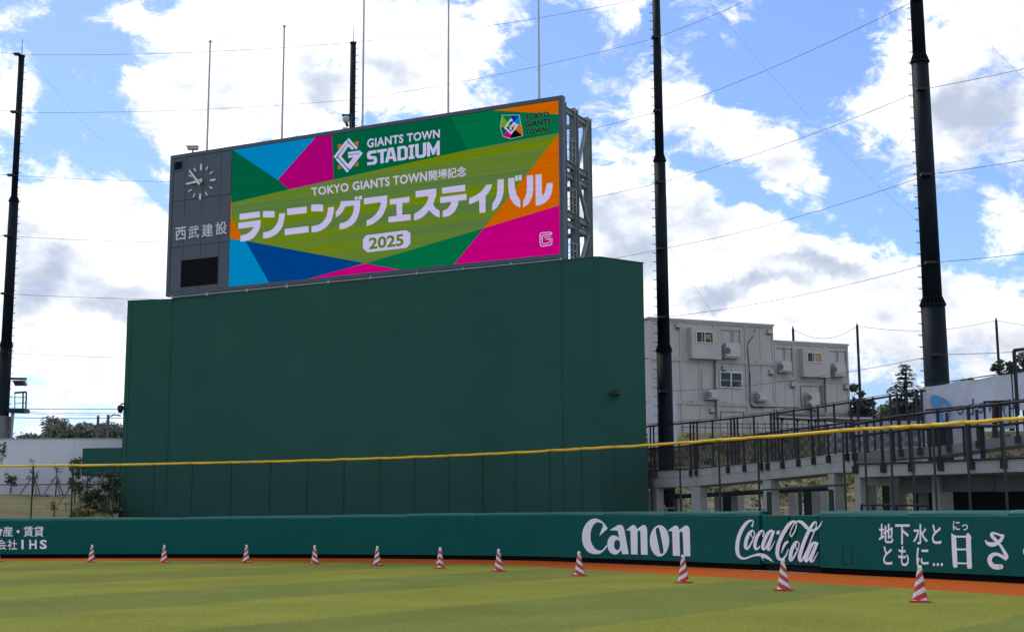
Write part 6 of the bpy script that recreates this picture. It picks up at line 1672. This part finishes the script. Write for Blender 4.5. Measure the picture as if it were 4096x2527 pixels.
# white pipes on the slope
wpg = 'bent white pipes at the slope foot'
for k, (u, v) in enumerate(((2727, 1998), (2630, 1998), (2972, 1998), (3022, 1996), (3200, 2015))):
    a = at_y(u, v, 61); o = thing('white_pipe', (a.x, a.y, 0), ('bent white pipe under the walkway, %s' % ('between the first two columns', 'beside the green tower', 'left of the third column', 'just behind the third column gap', 'in the wide gap under the walkway')[k]), 'pipe', wpg)
    MB().tube([a, a+Vector((.12, 0, .02)), a+Vector((.3, 0, -.25)), a+Vector((.5, 0, -.7)), a+Vector((.55, 0, -1.4))], .035, 6).build('bent_pipe', M['white_pipe'], o)
wf = thing('low_white_fence', tuple(at_y(2800, 2035, 59.5)), 'low white rail fence under the walkway', 'fence')
MB().tube([at_y(2600, 2031, 59.5), at_y(3290, 2029, 59.5)], .04, 6).build('rail', M['white_pipe'], wf)
for u in range(2610, 3290, 46): q = at_y(u, 2031, 59.5); MB().tube([q, (q.x, q.y, .6)], .035, 5).build('fence_post', M['white_pipe'], wf)

# ------------------------------------------------------------------ traffic cones
CONES = [(-12, 2246, 'rise'), (365.6, 2247.5, 'rise'), (656, 2249.7, 'rise'), (984, 2250.3, 'rise'), (1258.7, 2254.8, 'fall'), (1508.5, 2261.7, 'rise'), (1758.8, 2272, 'peak'), (1994, 2284, 'fall'), (2317, 2302, 'fall'), (2734, 2329.6, 'rise'), (3134, 2361, 'fall'), (3680, 2407, 'peakr')]
CLB = ['half cut cone at the left edge of the picture', 'leftmost whole cone, right of the white company lettering', 'second whole cone from the left', 'third whole cone from the left', 'cone with falling stripes between two cones whose stripes rise', 'fifth whole cone from the left, below the middle of the tower', 'cone with peaked stripes near the middle of the row', 'cone left of the big white wordmark beginning with a tall C', 'cone standing just under the tall C of the white wordmark', 'cone in front of the last n of the white wordmark', 'cone in front of the white script wordmark', 'nearest and largest cone, in front of the Japanese lettering at right']
proto = None
for k, (u, v, kind) in enumerate(CONES):
    p = at_z(u, v, 0)
    rot = {'rise': -.35, 'fall': math.pi+.35, 'peak': -math.pi/2, 'peakr': -math.pi/2+.55}[kind]+rnd.uniform(-.12, .12)
    if proto is None:
        o = thing('traffic_cone', (0, 0, 0), 'x', 'traffic cone', 'red and white striped cones lined up on the turf')
        prof = [(.150, .032), (.144, .05), (.122, .16), (.098, .30), (.074, .45), (.052, .60), (.038, .695), (.030, .70)]
        mb = MB(); mb.tube([(0, 0, z) for r, z in prof], [r for r, z in prof], 32); body = mb.build('cone_body', M['cone'], o, smooth=True)
        mb = MB(); b8 = [(.19*sx*(1 if i else .8), .19*sy*(.8 if i else 1)) for sx, sy, i in ((-1, -1, 0), (1, -1, 0), (1, -1, 1), (1, 1, 1), (1, 1, 0), (-1, 1, 0), (-1, 1, 1), (-1, -1, 1))]
        mb.prism(b8, .005, .030); mb.tube([(0, 0, .030), (0, 0, .040)], [.172, .160], 24); base = mb.build('cone_base', M['red'], o)
        proto = o
    else:
        o = proto.copy(); COL.objects.link(o)
        for ch in list(proto.children):
            c = ch.copy(); COL.objects.link(c); c.parent = o
    o['label'] = 'striped traffic cone, '+CLB[k]
    o.location = (p.x, p.y, .004); o['base'] = (p.x, p.y, 0)
    for ch in o.children:
        o.rotation_euler = (rnd.gauss(0, .014), rnd.gauss(0, .014), 0)
        ch.rotation_euler[2] = rot if ch.name.startswith('cone_body') else rnd.uniform(0, 1.5)

for o in scene.objects:
    if 'base' in o: del o['base']
bpy.context.view_layer.update()
